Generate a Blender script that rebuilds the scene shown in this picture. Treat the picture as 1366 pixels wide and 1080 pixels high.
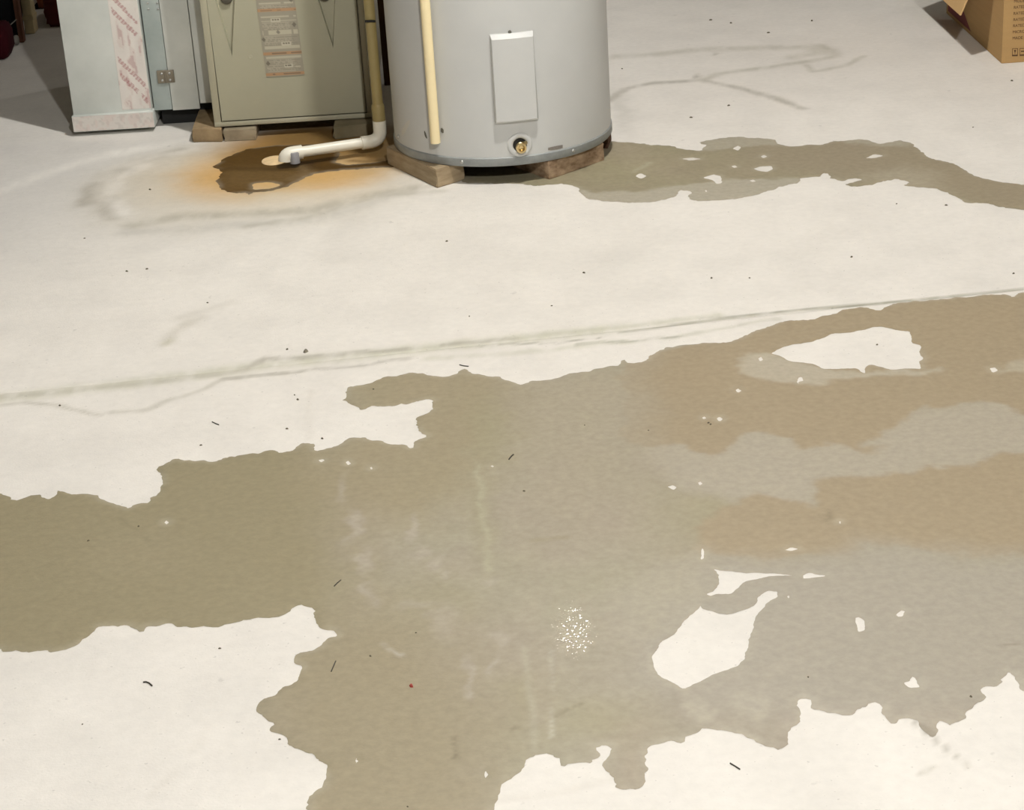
import bpy, bmesh, math, random
import numpy as np
from mathutils import Vector, Matrix
from mathutils.geometry import delaunay_2d_cdt

for o in list(bpy.data.objects):
    bpy.data.objects.remove(o)
SC = bpy.context.scene
COL = SC.collection
random.seed(7)
RNG = np.random.default_rng(7)

# ------------------------------------------------------------------ camera
FPX, W, H = 2700.0, 1366, 1080
PITCH, ROLL, CAMH = math.radians(23.6), math.radians(3.6), 1.43
R0 = Vector((1, 0, 0)); U0 = Vector((0, math.sin(PITCH), math.cos(PITCH)))
FW = Vector((0, math.cos(PITCH), -math.sin(PITCH)))
RT = math.cos(ROLL) * R0 - math.sin(ROLL) * U0
UP = math.sin(ROLL) * R0 + math.cos(ROLL) * U0
CAM = Vector((0, 0, CAMH))
cd = bpy.data.cameras.new('camera')
cd.sensor_fit = 'HORIZONTAL'; cd.sensor_width = 36.0; cd.lens = FPX / W * 36.0
cd.clip_start = 0.05; cd.clip_end = 60
cam = bpy.data.objects.new('camera', cd); COL.objects.link(cam)
M3 = Matrix((RT, UP, -FW)).transposed()
cam.matrix_world = Matrix.Translation(CAM) @ M3.to_4x4()
SC.camera = cam

# ------------------------------------------------------------------ world, lamps, exposure
wd = bpy.data.worlds.new('basement_air'); SC.world = wd; wd.use_nodes = True
wd.node_tree.nodes['Background'].inputs[0].default_value = (1, 0.97, 0.92, 1)
wd.node_tree.nodes['Background'].inputs[1].default_value = 0.02
def lamp(name, loc, power, radius, col, wide):
    l = bpy.data.lights.new(name, 'POINT'); l.energy = power; l.shadow_soft_size = radius; l.color = col
    # wide-beam fixture: throws more light sideways than straight down
    l.use_nodes = True; nt = l.node_tree; N = nt.nodes; L = nt.links
    em = N['Emission']; tc = N.new('ShaderNodeTexCoord'); sx = N.new('ShaderNodeSeparateXYZ')
    L.new(tc.outputs['Normal'], sx.inputs[0])
    ab = N.new('ShaderNodeMath'); ab.operation = 'ABSOLUTE'; L.new(sx.outputs['Z'], ab.inputs[0])
    mx = N.new('ShaderNodeMath'); mx.operation = 'MAXIMUM'; mx.inputs[1].default_value = 0.35; L.new(ab.outputs[0], mx.inputs[0])
    pw = N.new('ShaderNodeMath'); pw.operation = 'POWER'; pw.inputs[1].default_value = -wide; L.new(mx.outputs[0], pw.inputs[0])
    L.new(pw.outputs[0], em.inputs['Strength'])
    o = bpy.data.objects.new(name, l); o.location = loc; COL.objects.link(o)
lamp('ceiling_fixture', (0.30, 3.90, 2.48), 134, 0.045, (1.0, 0.985, 0.96), 1.9)
lamp('ceiling_fixture', (0.40, 0.70, 2.48), 205, 0.045, (1.0, 0.985, 0.96), 0.6)
lamp('small_far_bulb', (0.18, 6.62, 2.40), 14, 0.03, (1.0, 0.985, 0.96), 0.0)
vs = SC.view_settings
vs.view_transform = 'Standard'; vs.look = 'None'; vs.gamma = 1.0; vs.use_curve_mapping = False
vs.exposure = 0.2
SC.display_settings.display_device = 'sRGB'

# ------------------------------------------------------------------ helpers: geometry of the view used for measuring
def ray(u, v):
    return (FW * FPX + RT * (u - W / 2) - UP * (v - H / 2)).normalized()
def P(u, v, z=0.0):
    d = ray(u, v); return CAM + d * ((z - CAMH) / d.z)
def PY(u, v, y):
    d = ray(u, v); return CAM + d * (y / d.y)
def PL(pts, z=0.0):
    return np.array([[p.x, p.y] for p in (P(u, v, z) for u, v in pts)])
def srgb(r, g, b):
    f = lambda c: (c / 12.92 if c <= 0.04045 else ((c + 0.055) / 1.055) ** 2.4)
    return (f(r / 255), f(g / 255), f(b / 255))

# ------------------------------------------------------------------ helpers: objects
def tag(o, label=None, cat=None, group=None, kind=None):
    if label: o['label'] = label
    if cat: o['category'] = cat
    if group: o['group'] = group
    if kind: o['kind'] = kind
    return o
def thing(name, label, cat, loc=(0, 0, 0), group=None):
    o = bpy.data.objects.new(name, None); COL.objects.link(o)
    o.location = loc; o.empty_display_size = 0.05
    return tag(o, label, cat, group)
def depth_loc(o):
    v = Vector((0, 0, 0))
    while o is not None:
        v += Vector(o.location); o = o.parent
    return v
def obj(name, bm, mat, parent=None, smooth=None, loc=None):
    """bm in world coordinates -> ONE mesh object; origin at parent's or at loc"""
    base = Vector(loc) if loc is not None else (depth_loc(parent) if parent else Vector((0, 0, 0)))
    bmesh.ops.translate(bm, vec=-base, verts=bm.verts)
    me = bpy.data.meshes.new(name)
    bmesh.ops.recalc_face_normals(bm, faces=bm.faces) if smooth != 'keep' else None
    bm.to_mesh(me); bm.free()
    me.materials.append(mat)
    if smooth is True:
        for p in me.polygons: p.use_smooth = True
    elif isinstance(smooth, (int, float)) and not isinstance(smooth, bool):
        me.shade_smooth() if hasattr(me, 'shade_smooth') else None
        if hasattr(me, 'set_sharp_from_angle'): me.set_sharp_from_angle(angle=math.radians(smooth))
    o = bpy.data.objects.new(name, me); COL.objects.link(o)
    if parent: o.parent = parent
    if loc is not None and not parent: o.location = loc
    return o
def NB(): return bmesh.new()
def bevel(bm, w, seg=2):
    bmesh.ops.bevel(bm, geom=list(bm.edges), offset=w, segments=seg, affect='EDGES', profile=0.5)
def hexa(bm, c):
    """box from 8 corners: bottom 4 (loop) then top 4"""
    v = [bm.verts.new(Vector(p)) for p in c]
    for f in ((0, 1, 2, 3), (7, 6, 5, 4), (0, 4, 5, 1), (1, 5, 6, 2), (2, 6, 7, 3), (3, 7, 4, 0)):
        bm.faces.new([v[i] for i in f])
    return v
def box(bm, x0, x1, y0, y1, z0, z1):
    return hexa(bm, [(x0, y0, z0), (x1, y0, z0), (x1, y1, z0), (x0, y1, z0), (x0, y0, z1), (x1, y0, z1), (x1, y1, z1), (x0, y1, z1)])
def bbox_obj(name, b, mat, parent=None, bev=0.0, loc=None):
    bm = NB(); box(bm, *b)
    if bev: bmesh.ops.recalc_face_normals(bm, faces=bm.faces); bevel(bm, bev)
    return obj(name, bm, mat, parent, loc=loc, smooth=30 if bev else None)
def tube(bm, path, r, n=16, cap=True, rin=None):
    path = [Vector(p) for p in path]
    if not isinstance(r, (list, tuple)): r = [r] * len(path)
    rings = []; prev = None
    for i, p in enumerate(path):
        if i == 0: t = path[1] - p
        elif i == len(path) - 1: t = p - path[-2]
        else: t = (path[i + 1] - p).normalized() + (p - path[i - 1]).normalized()
        t.normalize()
        if prev is None:
            a = Vector((0, 0, 1)) if abs(t.z) < 0.9 else Vector((1, 0, 0))
            nx = t.cross(a).normalized()
        else:
            nx = (prev - t * prev.dot(t)).normalized()
        prev = nx; ny = t.cross(nx)
        rings.append([bm.verts.new(p + (nx * math.cos(k * 2 * math.pi / n) + ny * math.sin(k * 2 * math.pi / n)) * r[i]) for k in range(n)])
    for a, b in zip(rings[:-1], rings[1:]):
        for k in range(n):
            bm.faces.new((a[k], a[(k + 1) % n], b[(k + 1) % n], b[k]))
    if cap:
        bm.faces.new(rings[0][::-1]); bm.faces.new(rings[-1])
def lathe(bm, prof, origin, axis=(0, 0, 1), n=32):
    """prof: list of (radius, distance along axis)"""
    ax = Vector(axis).normalized()
    a = Vector((0, 0, 1)) if abs(ax.z) < 0.9 else Vector((1, 0, 0))
    nx = ax.cross(a).normalized(); ny = ax.cross(nx); o = Vector(origin); rings = []
    for r, d in prof:
        if r < 1e-6: rings.append([bm.verts.new(o + ax * d)])
        else: rings.append([bm.verts.new(o + ax * d + (nx * math.cos(k * 2 * math.pi / n) + ny * math.sin(k * 2 * math.pi / n)) * r) for k in range(n)])
    for a, b in zip(rings[:-1], rings[1:]):
        for k in range(n):
            k2 = (k + 1) % n
            if len(a) == 1: bm.faces.new((a[0], b[k2], b[k]))
            elif len(b) == 1: bm.faces.new((a[k], a[k2], b[0]))
            else: bm.faces.new((a[k], a[k2], b[k2], b[k]))
def arc(c, a, b, n=6):
    """quarter bend from point a to point b about corner c"""
    a, b, c = Vector(a), Vector(b), Vector(c); out = []
    for i in range(n + 1):
        t = i / n; out.append(a * (1 - t) ** 2 + c * 2 * t * (1 - t) + b * t ** 2)
    return out

# ------------------------------------------------------------------ helpers: materials
def mat(name, col, rough=0.6, metal=0.0, noise=0.0, nscale=20.0, bump=0.0, bscale=60.0, spec=0.5, col2=None, stretch=None, attr=None, coat=0.0):
    m = bpy.data.materials.new(name); m.use_nodes = True
    nt = m.node_tree; N = nt.nodes; L = nt.links; b = N['Principled BSDF']
    b.inputs['Roughness'].default_value = rough; b.inputs['Metallic'].default_value = metal
    b.inputs['Specular IOR Level'].default_value = spec
    if coat: b.inputs['Coat Weight'].default_value = coat; b.inputs['Coat Roughness'].default_value = 0.1
    tc = N.new('ShaderNodeTexCoord'); mp = N.new('ShaderNodeMapping')
    L.new(tc.outputs['Object'], mp.inputs[0])
    if stretch: mp.inputs['Scale'].default_value = stretch
    nz = N.new('ShaderNodeTexNoise'); nz.inputs['Scale'].default_value = nscale
    nz.inputs['Detail'].default_value = 6; nz.inputs['Roughness'].default_value = 0.6
    L.new(mp.outputs[0], nz.inputs['Vector'])
    mx = N.new('ShaderNodeMix'); mx.data_type = 'RGBA'
    rp = N.new('ShaderNodeMapRange'); rp.inputs['From Min'].default_value = 0.3; rp.inputs['From Max'].default_value = 0.7
    L.new(nz.outputs['Fac'], rp.inputs['Value']); L.new(rp.outputs[0], mx.inputs['Factor'])
    if attr:
        at = N.new('ShaderNodeAttribute'); at.attribute_name = attr
        s1 = N.new('ShaderNodeVectorMath'); s1.operation = 'SCALE'; s1.inputs['Scale'].default_value = 1 - noise
        s2 = N.new('ShaderNodeVectorMath'); s2.operation = 'SCALE'; s2.inputs['Scale'].default_value = 1 + noise
        L.new(at.outputs['Color'], s1.inputs[0]); L.new(at.outputs['Color'], s2.inputs[0])
        L.new(s1.outputs[0], mx.inputs['A']); L.new(s2.outputs[0], mx.inputs['B'])
    else:
        c2 = col2 if col2 else tuple(min(1, c * (1 + noise)) for c in col)
        c1 = col if col2 else tuple(c * (1 - noise) for c in col)
        mx.inputs['A'].default_value = (*c1, 1); mx.inputs['B'].default_value = (*c2, 1)
    L.new(mx.outputs['Result'], b.inputs['Base Color'])
    if bump:
        nb = N.new('ShaderNodeTexNoise'); nb.inputs['Scale'].default_value = bscale; nb.inputs['Detail'].default_value = 4
        L.new(mp.outputs[0], nb.inputs['Vector'])
        bu = N.new('ShaderNodeBump'); bu.inputs['Strength'].default_value = bump; bu.inputs['Distance'].default_value = 0.002
        L.new(nb.outputs['Fac'], bu.inputs['Height']); L.new(bu.outputs[0], b.inputs['Normal'])
    return m
def set_color_attr(me, cols, name='tone'):
    a = me.color_attributes.new(name, 'FLOAT_COLOR', 'POINT')
    c = np.ones((len(me.vertices), 4), np.float32); c[:, :3] = cols
    a.data.foreach_set('color', c.ravel())
def set_float_attr(me, v, name):
    a = me.attributes.new(name, 'FLOAT', 'POINT'); a.data.foreach_set('value', np.asarray(v, np.float32))

# ------------------------------------------------------------------ numpy noise and painting on floor plan coordinates
_T = RNG.random((256, 256))
def vnoise(x, y):
    xi = np.floor(x).astype(int); yi = np.floor(y).astype(int); fx = x - xi; fy = y - yi
    fx = fx * fx * (3 - 2 * fx); fy = fy * fy * (3 - 2 * fy)
    g = lambda a, b: _T[a & 255, b & 255]
    return (g(xi, yi) * (1 - fx) + g(xi + 1, yi) * fx) * (1 - fy) + (g(xi, yi + 1) * (1 - fx) + g(xi + 1, yi + 1) * fx) * fy
def fbm(x, y, o=4):
    s = 0; a = 0.5; t = 0
    for i in range(o):
        s = s + a * vnoise(x * 2 ** i + 17.3 * i, y * 2 ** i + 9.1 * i); t += a; a *= 0.55
    return s / t
def seg_dist(X, pts, closed=False):
    A = np.asarray(pts); B = np.roll(A, -1, 0) if closed else A[1:]
    A = A if closed else A[:-1]
    best = np.full(len(X), 1e9)
    for a, b in zip(A, B):
        d = b - a; L = max((d * d).sum(), 1e-12)
        t = np.clip(((X - a) @ d) / L, 0, 1)
        q = X - a - t[:, None] * d
        best = np.minimum(best, (q * q).sum(1))
    return np.sqrt(best)
def inside(X, pts):
    A = np.asarray(pts); B = np.roll(A, -1, 0); r = np.zeros(len(X), bool)
    x, y = X[:, 0], X[:, 1]
    for (ax, ay), (bx, by) in zip(A, B):
        if ay == by: continue
        c = ((ay > y) != (by > y)) & (x < (bx - ax) * (y - ay) / (by - ay) + ax)
        r ^= c
    return r
def sstep(v): v = np.clip(v, 0, 1); return v * v * (3 - 2 * v)
class Paint:
    """colours of stains and wet patches, in plan coordinates of the floor"""
    def __init__(s, X, base):
        s.X = X; s.C = np.tile(np.array(base, float), (len(X), 1))
        n1 = fbm(X[:, 0] * 22, X[:, 1] * 22) - 0.5; n2 = fbm(X[:, 0] * 22 + 50, X[:, 1] * 22 + 31) - 0.5
        s.XN = X + np.stack([n1, n2], 1) * 0.05
    def near(s, q, m):
        lo = q.min(0) - m; hi = q.max(0) + m
        return np.where(((s.X > lo) & (s.X < hi)).all(1))[0]
    def mix(s, idx, w, col):
        w = np.clip(w, 0, 1)[:, None]; s.C[idx] = s.C[idx] * (1 - w) + np.array(col) * w
    def poly(s, px, col, soft=0.03, a=1.0, warp=True):
        q = PL(px); i = s.near(q, soft + 0.08)
        if not len(i): return
        X = (s.XN if warp else s.X)[i]
        d = seg_dist(X, q, True); d = np.where(inside(X, q), d, -d)
        s.mix(i, a * sstep(d / soft * 0.5 + 0.5), col)
    def stroke(s, px, col, width=0.02, a=0.6, broken=0.0, warp=True):
        q = PL(px); i = s.near(q, width + 0.08)
        if not len(i): return
        X = (s.X + (s.XN - s.X) * 0.35 if warp else s.X)[i]; d = seg_dist(X, q)
        w = a * sstep(1 - d / width)
        if broken: w = w * np.clip(1 + (fbm(X[:, 0] * 40, X[:, 1] * 15) - 0.5) * 4 * broken, 0, 1.2)
        s.mix(i, w, col)
    def blob(s, u, v, ru, rv, col, a=0.6, hard=0.0):
        c = P(u, v); rx = (P(u + ru, v) - c).length; ry = abs(P(u, v - rv).y - P(u, v + rv).y) / 2
        q = np.array([[c.x - rx, c.y - ry], [c.x + rx, c.y + ry]]); i = s.near(q, 0.08)
        if not len(i): return
        X = s.XN[i]; d = np.hypot((X[:, 0] - c.x) / rx, (X[:, 1] - c.y) / ry)
        s.mix(i, a * sstep((1 - d) / (1 - hard)), col)

# ================================================================== SETTING
RX0, RX1, RY0, RY1, RH = -3.4, 3.4, -2.6, 8.6, 2.5
m_wall = mat('dull_concrete_wall', (0.12, 0.112, 0.10), 0.9, noise=0.12, nscale=5, bump=0.4)
m_ceil = mat('dark_joist_wood', (0.085, 0.066, 0.045), 0.85, noise=0.2, nscale=3, stretch=(1, 12, 1))
def slab(name, b, m):
    return tag(bbox_obj(name, b, m, loc=((b[0] + b[1]) / 2, (b[2] + b[3]) / 2, b[4])), kind='structure')
m_walld = mat('dark_left_wall', (0.06, 0.052, 0.04), 0.9, noise=0.15, nscale=5, bump=0.4)  # unseen left wall, kept darker than the others to cut bounce light
slab('wall_left', (RX0 - 0.15, RX0, RY0 - 0.15, RY1 + 0.15, 0, RH), m_walld)
slab('wall_right', (RX1, RX1 + 0.15, RY0 - 0.15, RY1 + 0.15, 0, RH), m_wall)
slab('wall_back', (RX0, RX1, RY1, RY1 + 0.15, 0, RH), m_wall)
slab('wall_front', (RX0, RX1, RY0 - 0.15, RY0, 0, RH), m_wall)
slab('ceiling', (RX0 - 0.15, RX1 + 0.15, RY0 - 0.15, RY1 + 0.15, RH, RH + 0.12), m_ceil)

# ---- floor: one slab with a recessed control joint, stains as vertex tones
DRY = (0.735, 0.706, 0.648)
j0, j1 = P(0, 525), P(1366, 385)
JS = (j1.y - j0.y) / (j1.x - j0.x); JY = j0.y - JS * j0.x
xs = np.concatenate([[RX0 - 0.1], np.arange(RX0 + 0.1, -1.85, 0.15), np.arange(-1.8, 1.8, 0.0085), np.arange(1.85, RX1 - 0.05, 0.15), [RX1 + 0.1]])
tj = np.array([-0.011, -0.0035, -0.0016, 0.0016, 0.0035, 0.011])
ts = np.concatenate([[RY0 - 0.1], np.arange(RY0 + 0.1, 1.6, 0.2), np.arange(1.65, JY - 0.015, 0.0085), JY + tj,
                     np.arange(JY + 0.019, 7.3, 0.011), np.arange(7.45, RY1 - 0.05, 0.2), [RY1 + 0.1]])
dep = np.zeros(len(ts)); k0 = int(np.searchsorted(ts, JY - 0.002)); dep[k0] = -0.0035; dep[k0 + 1] = -0.0035
X, T = np.meshgrid(xs, ts)
fade = np.clip(np.minimum((T - RY0) / 2.0, (RY1 - T) / 2.0), 0, 1)
Y = T + JS * X * fade
Z = np.repeat(dep[:, None], len(xs), 1) * np.clip(0.55 + 0.5 * X, 0.25, 1.0)
nx, nt_ = len(xs), len(ts)
V = np.stack([X, Y, Z], 2).reshape(-1, 3)
ii = (np.arange(nt_ - 1)[:, None] * nx + np.arange(nx - 1)[None]).ravel()
Fq = np.stack([ii, ii + 1, ii + nx + 1, ii + nx], 1)
# slab underside
fme = bpy.data.meshes.new('floor')
fme.vertices.add(len(V)); fme.vertices.foreach_set('co', V.ravel().astype(np.float32))
fme.loops.add(Fq.size); fme.loops.foreach_set('vertex_index', Fq.ravel().astype(np.int32))
fme.polygons.add(len(Fq)); fme.polygons.foreach_set('loop_start', np.arange(0, Fq.size, 4, dtype=np.int32))
fme.update(calc_edges=True); fme.validate()
XY = V[:, :2].copy()
pt = Paint(XY, DRY)
n = fbm(XY[:, 0] * 3, XY[:, 1] * 3, 5); pt.C *= (1 + (n - 0.5) * 0.10)[:, None]
n = fbm(XY[:, 0] * 14 + 7, XY[:, 1] * 9 + 3, 4); pt.C *= (1 + (n - 0.5) * 0.08)[:, None]
GR = (0.47, 0.445, 0.375); GRN = (0.56, 0.55, 0.45); DG = (0.36, 0.335, 0.28); WH = (0.80, 0.775, 0.72)
# greyer floor tone towards the far left and far right corners
pt.poly([(-200, 180), (120, 185), (250, 185), (330, 210), (150, 300), (0, 350), (-200, 380)], (0.60, 0.585, 0.555), 0.35, 0.75)
pt.poly([(820, -60), (1500, -60), (1500, 160), (1100, 150), (840, 180)], (0.66, 0.62, 0.565), 0.5, 0.4)
# smeared mud along the control joint, plus painted groove shade
pt.stroke([(-100, 548), (0, 531), (150, 514), (350, 488), (520, 470), (690, 452), (830, 437)], GRN, 0.045, 0.75, 0.5)
pt.stroke([(-20, 530), (90, 522), (200, 510), (330, 494)], GR, 0.02, 0.5, 0.6)
pt.stroke([(330, 490), (352, 478), (400, 478), (470, 470), (540, 466)], DG, 0.016, 0.55, 0.5)
pt.stroke([(400, 496), (300, 505), (268, 522), (215, 538), (190, 548), (150, 550)], GR, 0.014, 0.5, 0.3)
pt.stroke([(300, 505), (400, 495), (480, 487), (545, 478)], DG, 0.013, 0.45, 0.6)
pt.stroke([(0, 541), (30, 537), (75, 540), (110, 548), (135, 553)], GR, 0.012, 0.6, 0.3)
pt.stroke([(590, 460), (640, 455), (690, 452)], DG, 0.014, 0.5, 0.4)
pt.stroke([(570, 478), (640, 474), (720, 468), (830, 455)], GRN, 0.02, 0.5, 0.7)
pt.stroke([(690, 450), (760, 442), (850, 434), (960, 420)], GRN, 0.02, 0.7, 0.4)
pt.stroke([(780, 459), (850, 455), (900, 449), (960, 438), (1040, 425)], (0.50, 0.49, 0.40), 0.013, 0.5, 0.6)
pt.stroke([(830, 443), (960, 425), (1080, 412), (1220, 400), (1400, 382)], (0.38, 0.37, 0.30), 0.010, 0.9, 0.3, warp=False)  # groove shade put into the colour along the joint
pt.stroke([(640, 462), (740, 457), (800, 452)], (0.34, 0.33, 0.27), 0.007, 0.7, 0.8)
pt.stroke([(770, 460), (860, 453), (905, 448)], (0.40, 0.39, 0.32), 0.008, 0.7, 0.6)
pt.stroke([(935, 425), (1060, 414), (1180, 404)], (0.33, 0.32, 0.26), 0.006, 0.7, 0.9, warp=False)
# comma-shaped scuff
pt.stroke([(222, 458), (232, 443), (252, 430), (268, 424)], GR, 0.03, 0.45, 0.3)
pt.stroke([(240, 424), (270, 415), (305, 404)], GR, 0.025, 0.25, 0.4)
pt.blob(228, 455, 14, 7, (0.50, 0.48, 0.36), 0.5)
# faint marks in the near left
for a in ([(260, 1000), (280, 970)], [(200, 1060), (235, 1030)], [(415, 520), (412, 560), (416, 585)], [(640, 1075), (820, 1040)]):
    pt.stroke(a, (0.62, 0.585, 0.52), 0.012, 0.3, 0.4)
# crack in the near right
pt.stroke([(1195, 950), (1220, 962), (1245, 985), (1262, 998), (1275, 1010)], DG, 0.006, 0.55, 0.7, warp=False)
pt.stroke([(1275, 1010), (1290, 1022)], GR, 0.006, 0.4, 0.3)
pt.stroke([(1230, 1033), (1248, 1023)], GR, 0.006, 0.5, 0.3)
# chalky swirl round the rust spot
pt.poly([(112, 268), (125, 238), (170, 212), (240, 196), (300, 190), (540, 190), (560, 250), (470, 290), (330, 302), (200, 308), (130, 300)], (0.60, 0.565, 0.48), 0.10, 0.55)
pt.stroke([(112, 272), (118, 252), (140, 232), (190, 214), (240, 200)], DG, 0.035, 0.6, 0.4)
pt.stroke([(150, 290), (135, 268), (140, 245), (170, 225)], DG, 0.045, 0.5, 0.5)
pt.blob(146, 272, 12, 22, DG, 0.5)
pt.stroke([(165, 285), (148, 262), (152, 240), (188, 222)], WH, 0.05, 0.6, 0.5)
pt.stroke([(132, 240), (150, 226), (210, 208), (255, 200)], WH, 0.035, 0.5, 0.5)
pt.stroke([(180, 300), (240, 288), (320, 285), (420, 280), (480, 262), (560, 250)], GR, 0.05, 0.75, 0.5)
pt.stroke([(170, 310), (260, 304), (340, 299), (420, 293), (520, 262)], (0.55, 0.53, 0.48), 0.05, 0.55, 0.5)
pt.stroke([(330, 302), (420, 288), (500, 262), (590, 255)], GR, 0.025, 0.5, 0.6)
pt.stroke([(150, 205), (220, 192), (260, 186)], WH, 0.05, 0.5, 0.5)
pt.stroke([(0, 255), (60, 232), (130, 210), (200, 196)], WH, 0.05, 0.5, 0.6)
pt.stroke([(0, 200), (60, 200), (140, 192)], (0.60, 0.58, 0.55), 0.08, 0.5, 0.5)
# rust
OR = (0.60, 0.345, 0.10)
pt.blob(360, 230, 260, 60, (0.62, 0.48, 0.28), 0.8)
pt.blob(400, 222, 190, 56, (0.62, 0.44, 0.20), 0.75)
pt.blob(310, 232, 100, 46, OR, 0.8, 0.1)
pt.blob(415, 190, 165, 36, (0.30, 0.165, 0.04), 0.95, 0.4)
pt.blob(430, 182, 110, 22, (0.16, 0.095, 0.028), 0.8, 0.2)
pt.blob(505, 203, 50, 26, (0.20, 0.125, 0.05), 0.7)
pt.blob(430, 236, 130, 24, OR, 0.75)
pt.blob(500, 205, 80, 40, (0.42, 0.26, 0.09), 0.8)
pt.stroke([(470, 215), (530, 214), (560, 212)], (0.20, 0.12, 0.04), 0.025, 0.8, 0.2)
# hairline stains and broader darker patches in the far right
pt.stroke([(812, 135), (835, 118), (870, 111), (935, 107), (980, 116), (1030, 130), (1070, 145)], DG, 0.026, 0.6, 0.5)
pt.stroke([(938, 107), (960, 98), (1000, 93), (1050, 86), (1090, 80), (1115, 75), (1110, 66), (1095, 60)], GR, 0.03, 0.65, 0.4)
pt.stroke([(820, 76), (880, 72), (930, 66), (1030, 64), (1080, 62), (1095, 70), (1060, 76)], GR, 0.05, 0.5, 0.6)
pt.stroke([(1075, 87), (1085, 95), (1095, 94), (1130, 87), (1150, 75)], GR, 0.02, 0.55, 0.3)
pt.blob(934, 102, 9, 6, DG, 0.7); pt.blob(955, 71, 9, 3, DG, 0.6)
pt.blob(832, 150, 22, 45, (0.52, 0.50, 0.45), 0.5)
pt.poly([(1195, -60), (1255, -60), (1300, 0), (1310, 30), (1250, 25)], (0.48, 0.46, 0.36), 0.15, 0.5)
set_color_attr(fme, np.clip(pt.C, 0.01, 0.95))
m_floor = mat('dry_troweled_concrete', DRY, 0.78, noise=0.035, nscale=60, attr='tone', bump=0.22, bscale=240, spec=0.25)
nt = m_floor.node_tree; N = nt.nodes; L = nt.links; bs = N['Principled BSDF']
src = bs.inputs['Base Color'].links[0].from_socket
tc = N.new('ShaderNodeTexCoord')
def floor_spots(src, scale, lo, hi, dark, detail):
    nz = N.new('ShaderNodeTexNoise'); nz.inputs['Scale'].default_value = scale; nz.inputs['Detail'].default_value = detail
    L.new(tc.outputs['Object'], nz.inputs['Vector'])
    mr = N.new('ShaderNodeMapRange'); mr.inputs['From Min'].default_value = lo; mr.inputs['From Max'].default_value = hi; mr.inputs['To Min'].default_value = 1.0; mr.inputs['To Max'].default_value = dark
    L.new(nz.outputs['Fac'], mr.inputs['Value'])
    vm = N.new('ShaderNodeVectorMath'); vm.operation = 'SCALE'; L.new(src, vm.inputs[0]); L.new(mr.outputs[0], vm.inputs['Scale'])
    return vm.outputs[0]
src = floor_spots(src, 7, 0.45, 0.7, 0.94, 8)
src = floor_spots(src, 120, 0.68, 0.74, 0.80, 2)
src = floor_spots(src, 34, 0.70, 0.76, 0.84, 4)
L.new(src, bs.inputs['Base Color'])
fme.materials.append(m_floor)
fl = bpy.data.objects.new('floor', fme); COL.objects.link(fl); tag(fl, kind='structure')

# ================================================================== WATER ON THE FLOOR
def wet_mat(name, noise, rough):
    m = mat(name, (0.3, 0.27, 0.2), rough, noise=noise, nscale=70, attr='tone', spec=0.25)
    nt = m.node_tree; N = nt.nodes; L = nt.links; b = N['Principled BSDF']
    at = N.new('ShaderNodeAttribute'); at.attribute_name = 'gloss'
    mr = N.new('ShaderNodeMapRange'); mr.inputs['To Min'].default_value = rough; mr.inputs['To Max'].default_value = 0.03
    L.new(at.outputs['Fac'], mr.inputs['Value']); L.new(mr.outputs[0], b.inputs['Roughness'])
    tc = N.new('ShaderNodeTexCoord'); nz = N.new('ShaderNodeTexNoise'); nz.inputs['Scale'].default_value = 85; nz.inputs['Detail'].default_value = 1
    nz.inputs['Distortion'].default_value = 1.5
    L.new(tc.outputs['Object'], nz.inputs['Vector'])
    bu = N.new('ShaderNodeBump'); bu.inputs['Distance'].default_value = 0.0005
    nf = N.new('ShaderNodeTexNoise'); nf.inputs['Scale'].default_value = 260; L.new(tc.outputs['Object'], nf.inputs['Vector'])
    b2 = N.new('ShaderNodeBump'); b2.inputs['Distance'].default_value = 0.002; b2.inputs['Strength'].default_value = 0.12
    L.new(nf.outputs['Fac'], b2.inputs['Height'])
    L.new(at.outputs['Fac'], bu.inputs['Strength']); L.new(nz.outputs['Fac'], bu.inputs['Height'])
    b.inputs['Coat IOR'].default_value = 1.5; b.inputs['Coat Roughness'].default_value = 0.04
    # the film of standing water is broken: thin curling threads of it, whole only in the middle
    nr = N.new('ShaderNodeTexNoise'); nr.inputs['Scale'].default_value = 105; nr.inputs['Detail'].default_value = 1; nr.inputs['Distortion'].default_value = 1.0
    L.new(tc.outputs['Object'], nr.inputs['Vector'])
    def mth(op, a, bval=None, bs=None):
        q = N.new('ShaderNodeMath'); q.operation = op; q.use_clamp = op in ('MULTIPLY', 'ADD')
        L.new(a, q.inputs[0])
        if bs is not None: L.new(bs, q.inputs[1])
        elif bval is not None: q.inputs[1].default_value = bval
        return q.outputs[0]
    th = mth('ABSOLUTE', mth('SUBTRACT', nr.outputs['Fac'], 0.5))
    ln = N.new('ShaderNodeMapRange'); ln.inputs['From Min'].default_value = 0.012; ln.inputs['From Max'].default_value = 0.04; ln.inputs['To Min'].default_value = 1; ln.inputs['To Max'].default_value = 0
    L.new(th, ln.inputs['Value'])
    film = mth('MULTIPLY', ln.outputs[0], bs=at.outputs['Fac'])
    L.new(film, mr.inputs['Value'])
    L.new(film, b.inputs['Coat Weight']); cb = N.new('ShaderNodeBump'); cb.inputs['Distance'].default_value = 0.0004; cb.inputs['Strength'].default_value = 1.0
    L.new(nz.outputs['Fac'], cb.inputs['Height']); L.new(cb.outputs[0], b.inputs['Coat Normal'])
    L.new(b2.outputs[0], bu.inputs['Normal']); L.new(bu.outputs[0], b.inputs['Normal'])
    return m
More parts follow.
